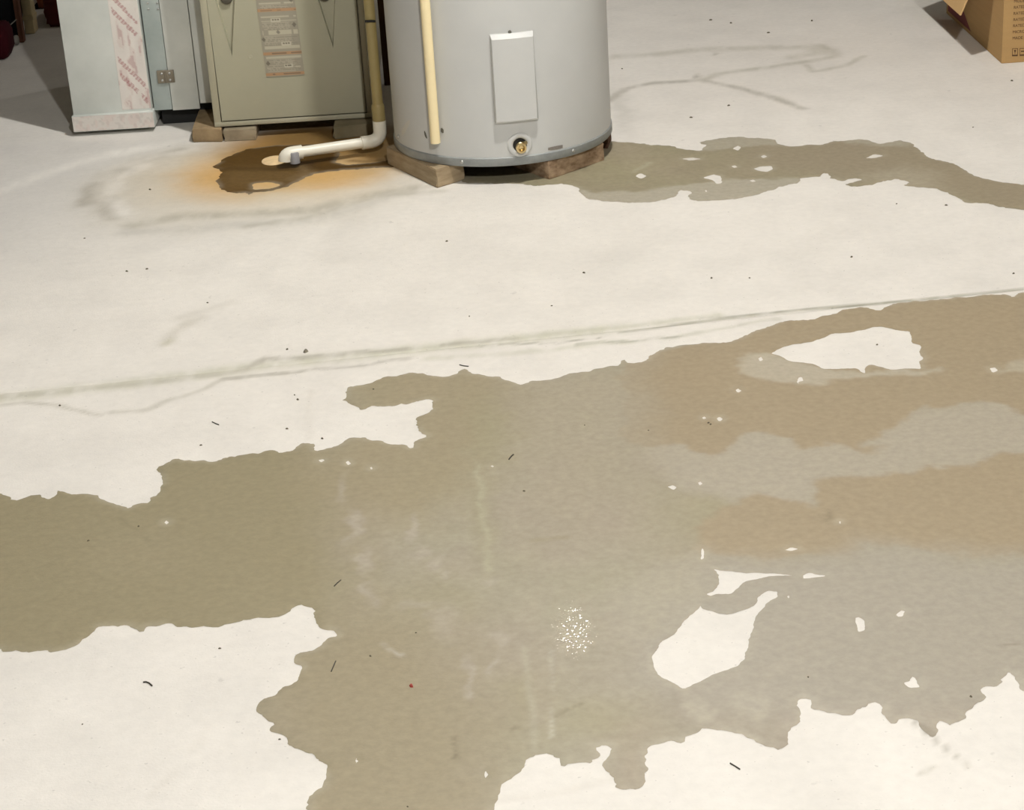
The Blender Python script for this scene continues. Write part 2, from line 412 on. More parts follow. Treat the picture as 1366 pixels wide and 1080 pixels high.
def rough_loop(px, ds, amp, lobe=1.0):
    q = PL(px)
    # corner cutting, then resample and jag the outline a little
    a = q; b = np.roll(q, -1, 0)
    q = np.stack([a * 0.86 + b * 0.14, a * 0.14 + b * 0.86], 1).reshape(-1, 2)
    out = []
    for a, b in zip(q, np.roll(q, -1, 0)):
        L = np.linalg.norm(b - a); k = max(1, int(round(L / ds)))
        for i in range(k): out.append(a + (b - a) * i / k)
    q = np.array(out); t = np.roll(q, -1, 0) - np.roll(q, 1, 0)
    nrm = np.stack([-t[:, 1], t[:, 0]], 1); nrm /= np.maximum(np.linalg.norm(nrm, axis=1), 1e-9)[:, None]
    area = 0.5 * np.sum(q[:, 0] * np.roll(q[:, 1], -1) - np.roll(q[:, 0], -1) * q[:, 1])
    if area > 0: nrm = -nrm                                            # outwards
    # rounded lobes with sharp notches between them, and a finer ragged edge
    l1 = np.abs(vnoise(q[:, 0] * 38, q[:, 1] * 38) - 0.5) * 2; l2 = np.abs(vnoise(q[:, 0] * 85 + 9, q[:, 1] * 85) - 0.5) * 2
    nz = fbm(q[:, 0] * 190, q[:, 1] * 190, 2) - 0.5
    return q + nrm * ((l1 - 0.45) * amp * lobe + (l2 - 0.45) * amp * 0.7 * lobe + nz * amp * 0.5)[:, None]
def puddle(name, outer, holes, base, step, mtl, label, paint, gloss, ds=0.0042, amp=0.0065, thick=0.0012):
    loops = [rough_loop(outer, ds, amp)] + [rough_loop(h, min(ds, 0.0035), amp * 0.6, 0.6) for h in holes]
    bd = np.concatenate(loops)
    edges = []; s = 0
    for l in loops:
        k = len(l); edges += [(s + i, s + (i + 1) % k) for i in range(k)]; s += k
    lo, hi = bd.min(0), bd.max(0)
    gx, gy = np.meshgrid(np.arange(lo[0], hi[0], step), np.arange(lo[1], hi[1], step * 0.87))
    gx = gx + (np.arange(gx.shape[0])[:, None] % 2) * step / 2
    G = np.stack([gx.ravel(), gy.ravel()], 1); G = G + RNG.normal(0, step * 0.08, G.shape)
    def wet(Q):
        r = inside(Q, loops[0])
        for h in loops[1:]: r &= ~inside(Q, h)
        return r
    G = G[wet(G)]
    dg = np.full(len(G), 1e9)
    for l in loops:
        lo2, hi2 = l.min(0) - 0.05, l.max(0) + 0.05
        i = np.where(((G > lo2) & (G < hi2)).all(1))[0]
        if len(i): dg[i] = np.minimum(dg[i], seg_dist(G[i], l, True))
    keep = dg > step * 0.45; G = G[keep]; dg = dg[keep]
    allv = np.concatenate([bd, G])
    vo, eo, fo, *_ = delaunay_2d_cdt([Vector(p) for p in allv.tolist()], edges, [], 0, 1e-6)
    vo = np.array([[p.x, p.y] for p in vo]); tri = np.array([f for f in fo if len(f) == 3])
    cen = vo[tri].mean(1); tri = tri[wet(cen)]
    used = np.unique(tri); remap = -np.ones(len(vo), int); remap[used] = np.arange(len(used)); vo = vo[used]; tri = remap[tri]
    # film of water, thin at its rim
    d = np.full(len(vo), 1e9)
    for l in loops:
        lo2, hi2 = l.min(0) - 0.05, l.max(0) + 0.05
        i = np.where(((vo > lo2) & (vo < hi2)).all(1))[0]
        if len(i): d[i] = np.minimum(d[i], seg_dist(vo[i], l, True))
    z = 0.0003 + thick * sstep(d / 0.009)
    p = Paint(vo, base)
    n = fbm(vo[:, 0] * 4, vo[:, 1] * 4, 4); p.C *= (1 + (n - 0.5) * 0.16)[:, None]
    n = fbm(vo[:, 0] * 30, vo[:, 1] * 30, 3); p.C *= (1 + (n - 0.5) * 0.14)[:, None]
    n = fbm(vo[:, 0] * 7 + 40, vo[:, 1] * 5 + 11, 4) - 0.5; p.C *= np.stack([1 - n * 0.04, 1 + n * 0.05, 1 - n * 0.10], 1)
    paint(p)
    rim = sstep(1 - d / 0.016) * sstep((fbm(vo[:, 0] * 9 + 3, vo[:, 1] * 9, 3) - 0.42) * 6)
    p.mix(np.arange(len(vo)), rim * 0.3, (0.47, 0.43, 0.34))
    me = bpy.data.meshes.new(name)
    c0 = vo.mean(0)
    me.from_pydata([(a - c0[0], b - c0[1], h) for (a, b), h in zip(vo.tolist(), z.tolist())], [], tri.tolist())
    me.update()
    for pl in me.polygons: pl.use_smooth = True
    if sum(pl.normal.z for pl in me.polygons) < 0: me.flip_normals()
    set_color_attr(me, np.clip(p.C, 0.005, 0.9))
    g = np.zeros(len(vo))
    for (u, v, ru, rv, a) in gloss:
        c = P(u, v); rx = (P(u + ru, v) - c).length; ry = abs(P(u, v - rv).y - P(u, v + rv).y) / 2
        q = np.hypot((vo[:, 0] - c.x) / rx, (vo[:, 1] - c.y) / ry); g = np.maximum(g, a * sstep((1 - q) * 1.4))
    set_float_attr(me, g, 'gloss')
    me.materials.append(mtl)
    o = bpy.data.objects.new(name, me); COL.objects.link(o); o.location = (c0[0], c0[1], 0)
    return tag(o, label, 'puddle')

def zc(pts, ox, oy, s):
    return [(ox + a * s, oy + b * s) for a, b in pts]

big = [(-90, 650), (0, 656.5), (5, 657.5), (12, 661), (15, 665), (22, 669), (29, 665), (40, 661.5), (50.5, 660), (57, 664), (66, 665.6), (71, 663), (73, 658), (77, 654), (86, 654), (96, 657.5), (111, 659), (130, 659), (138, 665), (148, 669), (162, 674), (172, 678), (178, 674), (190, 671), (197, 670), (202, 663), (215.5, 656), (215.5, 643), (212, 633), (206, 627), (210, 623), (222, 617), (236, 612), (252.5, 613.7), (269, 614.4), (286, 615), (303, 610), (323, 606.7), (343.5, 604), (367, 599), (375.5, 603), (387, 601), (395.7, 594), (406, 590), (418.5, 593), (422, 602), (434, 598.6), (450.5, 595), (459, 589), (467, 583), (487.5, 582), (495, 587.5), (511, 587.5), (519.5, 592), (535, 593), (550, 598), (551.5, 589), (558, 585), (567, 582), (556.6, 574), (553, 566), (555.6, 557), (561.6, 553), (575, 549.4), (576, 542), (574, 532.6), (558, 535), (541, 539), (524.6, 541), (511, 543), (497.6, 541), (489, 546), (481, 546.4), (472, 542), (464, 536), (456.5, 533.6), (462, 529), (460.6, 522), (465.6, 515.8), (481, 512.7), (497.6, 509), (514.5, 501.6), (534.7, 500.6), (548, 497.6), (566.7, 496.6), (573.4, 500), (588.5, 503), (602, 501.6), (617, 492), (632, 498), (649, 501), (669, 504), (683, 509), (696, 514), (708, 508), (723, 506.7), (743.4, 504), (763.6, 498), (784, 495), (804, 490), (823, 487), (832, 479.5), (839, 484), (862, 482), (870.4, 473.4), (887, 464), (908, 460), (941, 458), (976, 457), (986.4, 450), (1007, 441.5), (1032, 432), (1048.6, 428), (1082, 426), (1111, 418), (1131, 412.5), (1150, 409.6), (1171, 413.7), (1187, 408), (1191, 404), (1239, 400), (1289, 395.5), (1324, 392.5), (1343, 393), (1351, 396), (1355, 391), (1366, 390), (1480, 378), (1560, 430), (1600, 560), (1600, 760), (1540, 900), (1450, 960), (1400, 925), (1366, 922), (1355.6, 916), (1353.6, 904), (1345.6, 896.6), (1341, 900.6), (1339.6, 911), (1327.6, 916), (1315.6, 915), (1309.6, 918.6), (1313.6, 928), (1309.6, 938), (1299.6, 942), (1287.6, 952), (1285.6, 958), (1273.6, 964.6), (1267.6, 968.6), (1253.6, 960.6), (1249.6, 966), (1247.6, 980), (1243, 983), (1231.7, 972), (1219.7, 961), (1201.7, 960), (1195.7, 965), (1183.7, 962), (1171.7, 952), (1172.5, 940), (1165.7, 937), (1157.7, 943), (1143.7, 948), (1135.7, 954), (1115.8, 954), (1099.8, 952), (1083.8, 946), (1075.8, 932.6), (1069.8, 934), (1062.6, 942), (1068.6, 954), (1064.6, 966), (1053.8, 975), (1053.8, 988), (1039.8, 1001.8), (1023.8, 996), (1007.8, 988), (991.9, 978), (977.9, 978), (959.9, 972.6), (939.9, 973), (925.9, 978), (909.9, 990), (897.9, 987), (880, 992), (870, 996), (863, 1008), (864, 1024), (862, 1038), (858.5, 1048.5), (847, 1055), (832.6, 1054), (818, 1049.6), (817, 1043), (806.7, 1030), (803, 1017), (812, 1006), (814, 994), (808.5, 993), (797, 999), (799, 1009.6), (790, 1017.8), (769.6, 1020), (751, 1021.5), (745.6, 1013), (736, 1010), (727, 1005), (706.7, 1013), (699, 1024.5), (688, 1035.6), (673, 1045), (664, 1058), (658.5, 1074.5), (655, 1090), (640, 1130), (560, 1160), (440, 1150), (402, 1110), (406.7, 1080), (409, 1069), (416.7, 1058), (429.6, 1048.5), (436, 1037), (433, 1024.5), (429.6, 1018), (422, 1015), (418.5, 1009), (405.6, 1003), (394.5, 998.5), (385, 993), (378, 984), (365, 976), (362, 970), (366, 963), (357, 958), (344.5, 955), (342.6, 945), (344.5, 935.6), (352, 930), (365, 928), (370, 921), (381.5, 914), (394.5, 910), (398, 900), (404.5, 887), (395.6, 884), (393, 876), (402, 869.6), (422, 865), (431.5, 859.6), (437, 852), (450, 848.5), (444.5, 840), (429.6, 837.4), (422, 830), (416.7, 822.6), (419.7, 814), (411, 809.6), (400, 807.8), (389, 812.6), (381.5, 819), (370, 823), (344.5, 825.6), (322, 829), (300, 831), (289, 836), (274, 835), (259, 838), (237, 837.4), (226, 832), (211, 834.5), (196, 835.6), (189, 842), (180, 837.4), (167, 834), (155.6, 836), (135, 836), (122, 845), (109, 854), (96, 865), (87, 868), (70, 869.6), (63, 867), (48, 868), (41, 870), (22, 869), (7, 868), (0, 866), (-90, 868), (-130, 760)]
c3 = lambda p: zc(p, 800, 340, 0.41435); c6 = lambda p: zc(p, 820, 680, 0.3997); c2 = lambda p: zc(p, 400, 340, 0.3367); c7 = lambda p: zc(p, 760, 0, 0.44363)
c5 = lambda p: zc(p, 440, 680, 0.3704)
big_holes = [
    c3([(548, 317), (600, 292), (680, 280), (720, 266), (750, 252), (800, 250), (850, 242), (880, 231), (905, 231), (960, 243), (997, 246), (1003, 265), (1005, 283), (1037, 292), (1030, 320), (1042, 332), (1030, 345), (1036, 368), (990, 366), (940, 370), (910, 362), (870, 353), (857, 362), (854, 381), (840, 376), (825, 365), (770, 367), (715, 367), (690, 352), (650, 345), (610, 343), (580, 325)]),
    c6([(285, 317), (300, 332), (345, 345), (380, 348), (440, 332), (470, 315), (480, 285), (510, 270), (545, 271), (545, 291), (515, 305), (490, 335), (470, 355), (465, 390), (450, 430), (435, 490), (415, 520), (380, 530), (330, 550), (280, 575), (230, 601), (195, 575), (150, 558), (130, 530), (121, 490), (140, 465), (150, 440), (200, 415), (230, 370), (265, 345)]),
    c6([(330, 198), (360, 203), (420, 209), (500, 211), (560, 214), (600, 219), (500, 223), (470, 232), (430, 240), (410, 265), (385, 282), (340, 280), (320, 288), (306, 282), (330, 270), (350, 245), (348, 215)]),
    c6([(625, 220), (650, 210), (670, 216), (706, 220), (660, 226), (630, 230)]),
    c6([(800, 360), (815, 356), (832, 372), (838, 402), (815, 408), (808, 392)]),
    c6([(938, 350), (955, 333), (970, 338), (960, 356), (945, 358)]),
    c6([(966, 578), (985, 572), (992, 555), (1006, 560), (1008, 577), (1020, 592), (985, 593)]),
    c3([(640, 396), (648, 393), (657, 405), (645, 408), (640, 416), (633, 408)]),
    c3([(508, 333), (520, 327), (530, 338), (515, 343)]),
    c3([(1255, 365), (1272, 362), (1282, 372), (1265, 378)]),
    c3([(215, 745), (235, 740), (250, 748), (238, 758)]), c3([(315, 733), (325, 728), (332, 737), (322, 742)]),
    c3([(377, 526), (386, 522), (396, 528), (386, 535)]), c3([(436, 435), (446, 430), (456, 437), (446, 443)]),
    c3([(330, 522), (338, 520), (342, 526), (334, 528)]),
    c6([(563, 133), (590, 125), (614, 130), (590, 138)]), c6([(290, 130), (296, 130), (297, 160), (288, 166), (292, 150)]),
    c6([(575, 288), (583, 284), (588, 292), (580, 297)]), c6([(748, 38), (755, 38), (756, 46), (749, 46)]),
    c2([(72, 813), (90, 809), (100, 814), (85, 822)]), c2([(178, 822), (192, 814), (206, 826), (190, 834)]),
    c2([(754, 836), (764, 831), (772, 838), (762, 843)]), c2([(277, 842), (285, 838), (289, 848), (281, 852)]),
    c5([(555, 945), (563, 938), (568, 955), (560, 968)]), c5([(88, 902), (96, 892), (104, 905), (94, 914)]),
    [(219, 697), (222, 694), (225, 697), (222, 700)],
]
OL = (0.275, 0.240, 0.150); MID = (0.340, 0.306, 0.232); TAN = (0.332, 0.274, 0.182); LG = (0.378, 0.342, 0.268); GRY = (0.352, 0.323, 0.262); GN = (0.30, 0.277, 0.175); LT = (0.43, 0.39, 0.32)
def paint_big(p):
    p.poly([(-200, 560), (440, 560), (455, 640), (480, 760), (470, 860), (420, 900), (-200, 900)], OL, 0.10)
    p.poly([(380, 850), (520, 800), (600, 830), (640, 900), (690, 960), (680, 1200), (340, 1200), (330, 900)], (0.295, 0.255, 0.168), 0.12)
    p.poly([(440, 490), (600, 480), (700, 500), (690, 560), (640, 640), (560, 700), (470, 690), (400, 650), (450, 590), (470, 560)], (0.305, 0.262, 0.168), 0.08, 0.85)
    p.blob(655, 575, 55, 75, GN, 0.7); p.blob(640, 690, 40, 90, GN, 0.55); p.blob(580, 800, 90, 70, (0.30, 0.27, 0.175), 0.5)
    p.blob(700, 930, 60, 60, (0.31, 0.28, 0.18), 0.6); p.blob(790, 960, 90, 45, (0.325, 0.295, 0.195), 0.7)
    p.poly([(885, 660), (960, 625), (1040, 690), (1000, 730), (940, 740), (880, 720)], (0.32, 0.285, 0.185), 0.10, 0.7)
    # right side: tan soaked bands with a greyer half-dry band between them
    p.poly([(850, 600), (900, 590), (1000, 580), (1400, 520), (1620, 520), (1620, 640), (1366, 612), (1090, 660), (1060, 690), (900, 650)], LG, 0.025)
    p.poly([(833, 480), (990, 440), (1130, 400), (1366, 370), (1620, 360), (1620, 600), (1366, 549), (1334, 539), (1297, 535), (1260, 542), (1231, 541), (1218, 555), (1198, 566), (1177, 578), (1152, 589), (1140, 599), (1110, 594), (1073, 599), (1057, 593), (1044, 584), (1015, 582), (991, 582), (982, 597), (966, 605), (937, 601), (899, 591), (862, 597), (841, 589), (833, 547)], TAN, 0.009)
    p.poly([(1620, 590), (1366, 603), (1326, 605), (1305, 609), (1297, 622), (1268, 624), (1235, 620), (1214, 626), (1194, 635), (1160, 639), (1115, 636), (1094, 640), (1086, 659), (1082, 678), (1065, 671), (1040, 668), (1000, 660), (960, 680), (930, 705), (940, 740), (1020, 744), (1068, 740), (1100, 746), (1136, 748), (1152, 728), (1200, 730), (1260, 740), (1366, 746), (1620, 750)], TAN, 0.010)
    p.poly([(1140, 595), (1175, 592), (1165, 606), (1142, 608)], TAN, 0.012, 0.8)
    p.poly([(1366, 746), (1260, 738), (1152, 726), (1100, 748), (960, 745), (900, 760), (830, 800), (830, 900), (900, 930), (1000, 960), (1366, 960), (1620, 960), (1620, 750)], GRY, 0.06, 0.9)
    p.poly(c3([(465, 322), (550, 320), (640, 345), (710, 365), (850, 380), (950, 370), (1040, 366), (1080, 368), (1060, 384), (900, 390), (760, 400), (700, 416), (600, 412), (500, 402), (462, 385)]), (0.415, 0.373, 0.288), 0.010)
    p.poly(c3([(1340, 345), (1400, 335), (1400, 385), (1290, 385), (1310, 360)]), (0.42, 0.38, 0.29), 0.015, 0.8)
    p.poly([(850, 770), (930, 750), (940, 790), (890, 840), (850, 850), (830, 800)], (0.375, 0.345, 0.26), 0.05, 0.7)
    p.poly([(815, 960), (865, 950), (880, 985), (860, 1060), (810, 1060)], (0.34, 0.29, 0.215), 0.05, 0.7)
    p.blob(930, 945, 28, 26, (0.44, 0.405, 0.32), 0.5, 0.3); p.blob(1005, 945, 38, 34, (0.44, 0.405, 0.32), 0.55, 0.3); p.blob(1003, 945, 26, 20, GRY, 0.8)
    p.blob(838, 550, 70, 80, MID, 0.65); p.blob(850, 470, 60, 40, MID, 0.4)
    p.blob(1085, 745, 60, 12, (0.33, 0.295, 0.215), 0.5)
    p.poly([(690, 505), (835, 490), (830, 590), (870, 640), (860, 720), (720, 740), (680, 640)], (0.352, 0.312, 0.232), 0.10, 0.7)
    # wiped, half dry streaks
    for (u, v, ru, rv, a) in ((458, 655, 14, 30, .35), (470, 700, 13, 32, .55), (482, 748, 12, 30, .5), (492, 790, 14, 22, .4), (502, 806, 16, 8, .3), (545, 708, 11, 28, .6), (556, 738, 14, 16, .45), (582, 755, 16, 14, .5), (596, 768, 10, 9, .45),
                              (560, 806, 40, 12, .25), (596, 830, 28, 42, .28), (618, 900, 11, 34, .45), (626, 925, 9, 18, .35), (664, 855, 14, 20, .4), (655, 885, 9, 20, .45), (652, 775, 14, 12, .35)):
        p.blob(u, v, ru, rv, (0.415, 0.370, 0.305), min(0.85, a * 1.4))
    p.stroke([(636, 620), (643, 680), (648, 720), (652, 760)], (0.40, 0.375, 0.265), 0.011, 0.55, 1.0)
    p.stroke([(700, 865), (706, 920), (712, 950), (712, 1000)], (0.42, 0.395, 0.30), 0.009, 0.5, 0.5, warp=False)
    p.stroke([(735, 868), (736, 920), (736, 985)], (0.50, 0.47, 0.39), 0.005, 0.45, 1.2, warp=False)
    p.stroke([(720, 860), (722, 960)], (0.335, 0.298, 0.222), 0.03, 0.6)
    p.stroke([(512, 858), (525, 866), (536, 873)], LT, 0.007, 0.8, 0.4)
    p.stroke([(715, 722), (755, 718)], (0.31, 0.275, 0.19), 0.012, 0.7, 0.2)
    p.stroke([(608, 980), (606, 1010)], (0.14, 0.12, 0.075), 0.006, 0.7, 0.7); p.stroke([(680, 974), (692, 969)], (0.14, 0.12, 0.075), 0.005, 0.8, 0.4)
    p.stroke([(740, 957), (775, 940)], (0.22, 0.20, 0.13), 0.005, 0.6, 0.3)
    p.stroke([(1225, 966), (1248, 985)], (0.16, 0.14, 0.10), 0.010, 0.7, 0.3)
    p.blob(1101, 690, 9, 14, (0.22, 0.185, 0.12), 0.7); p.stroke([(1335, 862), (1358, 859)], (0.22, 0.20, 0.15), 0.005, 0.6, 0.4)
    p.stroke([(160, 690), (190, 715), (205, 730)], (0.21, 0.185, 0.115), 0.008, 0.5, 0.8)
    p.blob(180, 740, 120, 60, (0.30, 0.262, 0.17), 0.5)
m_wet = wet_mat('damp_concrete_under_water', 0.085, 0.55)
puddle('water_puddle', big, big_holes, MID, 0.0062, m_wet, 'large tan and grey water puddle spreading over the near half of the floor', paint_big,
       [(765, 842, 38, 46, 1.0), (738, 925, 5, 60, 0.3), (835, 1025, 32, 40, 0.12)])

back = [(720, 212), (790, 176)] + c7([(110, 430), (125, 425), (180, 427), (240, 435), (290, 437), (330, 445), (360, 450), (395, 453), (412, 438), (385, 430), (420, 420), (470, 413), (510, 410), (545, 415), (590, 415), (620, 420), (632, 433), (660, 440), (690, 440), (720, 435), (760, 437), (790, 425), (830, 423), (870, 417), (910, 425), (930, 433), (990, 422), (1030, 430), (1050, 450), (1090, 478), (1150, 490), (1190, 510), (1210, 525), (1280, 545), (1366, 555), (1480, 575), (1500, 640), (1430, 645), (1366, 632), (1300, 625), (1250, 612), (1190, 610), (1165, 595), (1110, 568), (1060, 564), (1000, 558), (1018, 547), (985, 539), (930, 547), (905, 558), (850, 562), (828, 555), (850, 548), (877, 540), (860, 535), (820, 545), (782, 537), (777, 522), (763, 521), (758, 532), (700, 535), (685, 550), (640, 560), (600, 575), (550, 590), (490, 598), (440, 603), (390, 607), (360, 600), (352, 590), (366, 577), (330, 571), (325, 590), (290, 600), (240, 610), (180, 610), (110, 605), (50, 600), (35, 585), (25, 568), (5, 556)]) + [(745, 245), (717, 249), (700, 246), (680, 245), (645, 245), (618, 244), (610, 238), (612, 222), (650, 210)]
back_holes = [c7([(400, 535), (430, 524), (456, 530), (458, 551), (440, 553), (430, 541)]), c7([(195, 530), (212, 521), (230, 529), (215, 538)]),
              c7([(553, 507), (575, 500), (607, 499), (612, 508), (592, 518), (560, 511)]), c7([(488, 447), (505, 438), (517, 443), (506, 454)]),
              c7([(888, 476), (915, 464), (945, 468), (912, 476)]), c7([(540, 543), (552, 540), (560, 545), (550, 548)]), c7([(486, 500), (498, 497), (505, 502), (495, 505)]),
              c7([(336, 478), (365, 474), (397, 478), (365, 483)]), c7([(575, 470), (585, 466), (593, 471), (583, 476)]),
              c7([(405, 573), (411, 570), (415, 575), (409, 578)])]
def paint_back(p):
    p.poly([(1000, 190), (1240, 180), (1400, 230), (1400, 290), (1180, 250), (1050, 235), (980, 230)], (0.295, 0.252, 0.178), 0.08, 0.8)
    p.poly(c7([(40, 575), (200, 580), (330, 560), (500, 540), (700, 535), (700, 560), (500, 610), (350, 620), (40, 620)]), (0.40, 0.37, 0.295), 0.012, 0.9)
    p.poly(c7([(380, 405), (640, 405), (640, 436), (520, 440), (400, 456), (380, 440)]), (0.385, 0.352, 0.275), 0.012, 0.85)
    p.poly(c7([(830, 410), (1030, 415), (1030, 440), (900, 437), (830, 432)]), (0.385, 0.352, 0.275), 0.012, 0.85)
    p.poly(c7([(900, 520), (1010, 500), (1100, 520), (1130, 580), (900, 560)]), (0.40, 0.36, 0.27), 0.05, 0.6)
    p.stroke(c7([(195, 520), (240, 490)]), (0.45, 0.42, 0.31), 0.012, 0.6, 0.5)
puddle('water_puddle', back, back_holes, (0.300, 0.266, 0.178), 0.008, m_wet, 'long water puddle trailing from under the grey tank to the right', paint_back, [])

rusty = zc([(552, 240), (590, 225), (620, 200), (660, 185), (700, 170), (770, 160), (840, 155), (960, 150), (1030, 165), (1062, 183), (1050, 208), (1032, 224), (1100, 232), (1200, 222), (1290, 205), (1330, 215), (1290, 240), (1150, 247), (1060, 254), (1000, 259), (950, 270), (900, 295), (850, 318), (790, 333), (720, 337), (705, 352), (690, 342), (660, 342), (620, 341), (590, 320), (577, 295), (600, 265), (582, 247)], 90, 140, 0.344)
rusty_holes = [zc([(715, 306), (780, 298), (832, 310), (790, 325), (720, 329)], 90, 140, 0.344)]
def paint_rust(p):
    p.poly(zc([(590, 250), (700, 240), (900, 235), (950, 270), (850, 320), (700, 340), (590, 325)], 90, 140, 0.344), (0.135, 0.082, 0.028), 0.05, 0.9)
    p.blob(405, 222, 30, 10, (0.05, 0.025, 0.008), 0.85)
    p.stroke(zc([(620, 250), (800, 250), (1000, 245), (1200, 232)], 90, 140, 0.344), (0.06, 0.032, 0.008), 0.03, 0.7)
    p.stroke(zc([(900, 240), (930, 262), (880, 290)], 90, 140, 0.344), (0.20, 0.14, 0.07), 0.03, 0.5)
m_rustwet = wet_mat('rusty_wet_concrete', 0.12, 0.6)
m_rustwet.node_tree.nodes['Principled BSDF'].inputs['Specular IOR Level'].default_value = 0.08
puddle('rusty_puddle', rusty, rusty_holes, (0.088, 0.046, 0.010), 0.008, m_rustwet, 'dark brown rusty water spot under the outlet of the white drain pipe', paint_rust, [(395, 228, 60, 14, 0.12)])

# ================================================================== WATER HEATER
TZ = 0.046                                                             # height of the blocks under it
def fit_tank():
    best = None
    for r in np.arange(0.262, 0.292, 0.002):
        for cy in np.arange(4.80, 5.10, 0.01):
            for cx in np.arange(0.0, 0.05, 0.004):
                a = np.linspace(0, 2 * np.pi, 60)
                pts = np.stack([cx + r * np.cos(a), cy + r * np.sin(a), np.full(60, TZ + 0.0)], 1) - np.array(CAM)
                k = pts @ np.array(FW); u = W / 2 + FPX * (pts @ np.array(RT)) / k; v = H / 2 - FPX * (pts @ np.array(UP)) / k
                e = (u.min() - 528.5) ** 2 + (u.max() - 816) ** 2 + 1.5 * (v.max() - 222) ** 2
                if best is None or e < best[0]: best = (e, r, cx, cy)
    return best
_, TR, TX, TY = fit_tank()
print('TANK', TR, TX, TY)
def cyl(u, v, r):
    d = ray(u, v); ox, oy = CAM.x - TX, CAM.y - TY
    A = d.x ** 2 + d.y ** 2; B = 2 * (ox * d.x + oy * d.y); Cc = ox ** 2 + oy ** 2 - r * r
    t = (-B - math.sqrt(max(0, B * B - 4 * A * Cc))) / (2 * A); p = CAM + d * t
    return math.atan2(p.y - TY, p.x - TX), p.z
def cp(a, z, r): return Vector((TX + r * math.cos(a), TY + r * math.sin(a), z))
m_tank = mat('grey_enamel_paint', srgb(193, 194, 191), 0.42, noise=0.03, nscale=8, bump=0.05, bscale=300, spec=0.4)
m_panel = mat('grey_panel_paint', srgb(196, 197, 194), 0.45, noise=0.02, nscale=10, spec=0.4)
m_ring = mat('dull_zinc_band', srgb(146, 150, 149), 0.55, noise=0.12, nscale=40, metal=0.15)
m_black = mat('black_metal_and_shade', (0.012, 0.012, 0.011), 0.8)  # plain black, also stands for shade in the recess and gap
m_brass = mat('worn_brass', (0.66, 0.52, 0.27), 0.28, metal=0.95, noise=0.1, nscale=80)
m_cream = mat('cream_pipe_plastic', srgb(238, 221, 176), 0.4, noise=0.03, nscale=30)
m_steel = mat('screw_steel', (0.5, 0.5, 0.48), 0.35, metal=0.8)
m_mark = mat('grey_stamped_ink', srgb(128, 122, 114), 0.7, noise=0.15, nscale=400)
m_scuff = mat('dark_scuff', srgb(96, 94, 84), 0.8)
m_lscuff = mat('pale_scrape', srgb(200, 198, 190), 0.6)
wh = thing('water_heater', 'tall grey cylindrical water heater tank standing on wooden blocks', 'water heater', (TX, TY, 0))
TH = 1.13
bm = NB(); lathe(bm, [(TR, TZ + 0.021), (TR, TZ + 0.3), (TR, TZ + 0.7), (TR, TZ + TH - 0.05), (TR - 0.004, TZ + TH - 0.02), (TR - 0.02, TZ + TH), (TR * 0.6, TZ + TH + 0.02), (0, TZ + TH + 0.024)], (TX, TY, 0), n=128)
obj('tank_body', bm, m_tank, wh, 40)
bm = NB(); lathe(bm, [(TR - 0.012, TZ), (TR + 0.001, TZ), (TR + 0.0025, TZ + 0.002), (TR + 0.0025, TZ + 0.019), (TR - 0.001, TZ + 0.0225)], (TX, TY, 0), n=128)
ring = obj('base_band', bm, m_ring, wh, 40); ring['label'] = 'darker zinc band round the tank foot'
bm = NB(); lathe(bm, [(0, TZ + 0.004), (TR - 0.004, TZ + 0.004), (TR - 0.004, TZ + 0.02)], (TX, TY, 0), n=64)
obj('bottom_pan', bm, m_black, wh)
for (u, v) in ((616, 216), (765, 201), (531, 182)):
    a, z = cyl(u, v, TR + 0.0025); ax = (math.cos(a), math.sin(a), 0)
    bm = NB(); lathe(bm, [(0.0045, 0), (0.0045, 0.0015), (0.003, 0.003), (0, 0.0034)], cp(a, z, TR + 0.002), ax, 12); obj('rivet', bm, m_steel, wh, True)
# access panel
(aL, zT1), (aR, zT2) = cyl(652.5, 45.5, TR + 0.008), cyl(711, 43, TR + 0.008)
(aL2, zB1), (aR2, zB2) = cyl(661, 164, TR + 0.008), cyl(718.5, 158.5, TR + 0.008)
aL, aR = (aL + aL2) / 2, (aR + aR2) / 2; zT = (zT1 + zT2) / 2; zB = (zB1 + zB2) / 2
def curved_slab(bm, a0, a1, z0, z1, t, ins=0.004, top=0.010, n=14):
    da = ins / TR
    outer = []; inner = []
    lv = lambda a, z, r: bm.verts.new(cp(a, z, r))
    o_b = [lv(a0 + (a1 - a0) * i / n, z0, TR - 0.001) for i in range(n + 1)]; o_t = [lv(a0 + (a1 - a0) * i / n, z1, TR - 0.001) for i in range(n + 1)]
    m_b = [lv(a0 + (a1 - a0) * i / n, z0, TR + t * 0.75) for i in range(n + 1)]; m_t = [lv(a0 + (a1 - a0) * i / n, z1, TR + t * 0.35) for i in range(n + 1)]
    i_b = [lv(a0 + da + (a1 - a0 - 2 * da) * i / n, z0 + ins, TR + t) for i in range(n + 1)]; i_t = [lv(a0 + da + (a1 - a0 - 2 * da) * i / n, z1 - top, TR + t) for i in range(n + 1)]
    for a, b in ((o_b, m_b), (m_b, i_b), (i_b, i_t), (i_t, m_t), (m_t, o_t)):
        for i in range(n): bm.faces.new((a[i], a[i + 1], b[i + 1], b[i]))
    for k in (0, n):
        bm.faces.new((o_b[k], m_b[k], m_t[k], o_t[k])); bm.faces.new((m_b[k], i_b[k], i_t[k], m_t[k]))
bm = NB(); curved_slab(bm, aL, aR, zB, zT, 0.015)
ap = obj('access_panel', bm, m_panel, wh, 20)
a, z = cyl(680, 42.5, TR)
bm = NB(); lathe(bm, [(0.004, 0), (0.004, 0.003), (0.002, 0.0045), (0, 0.0045)], cp(a, z, TR), (math.cos(a), math.sin(a), 0), 10); obj('screw', bm, m_scuff, ap, True)
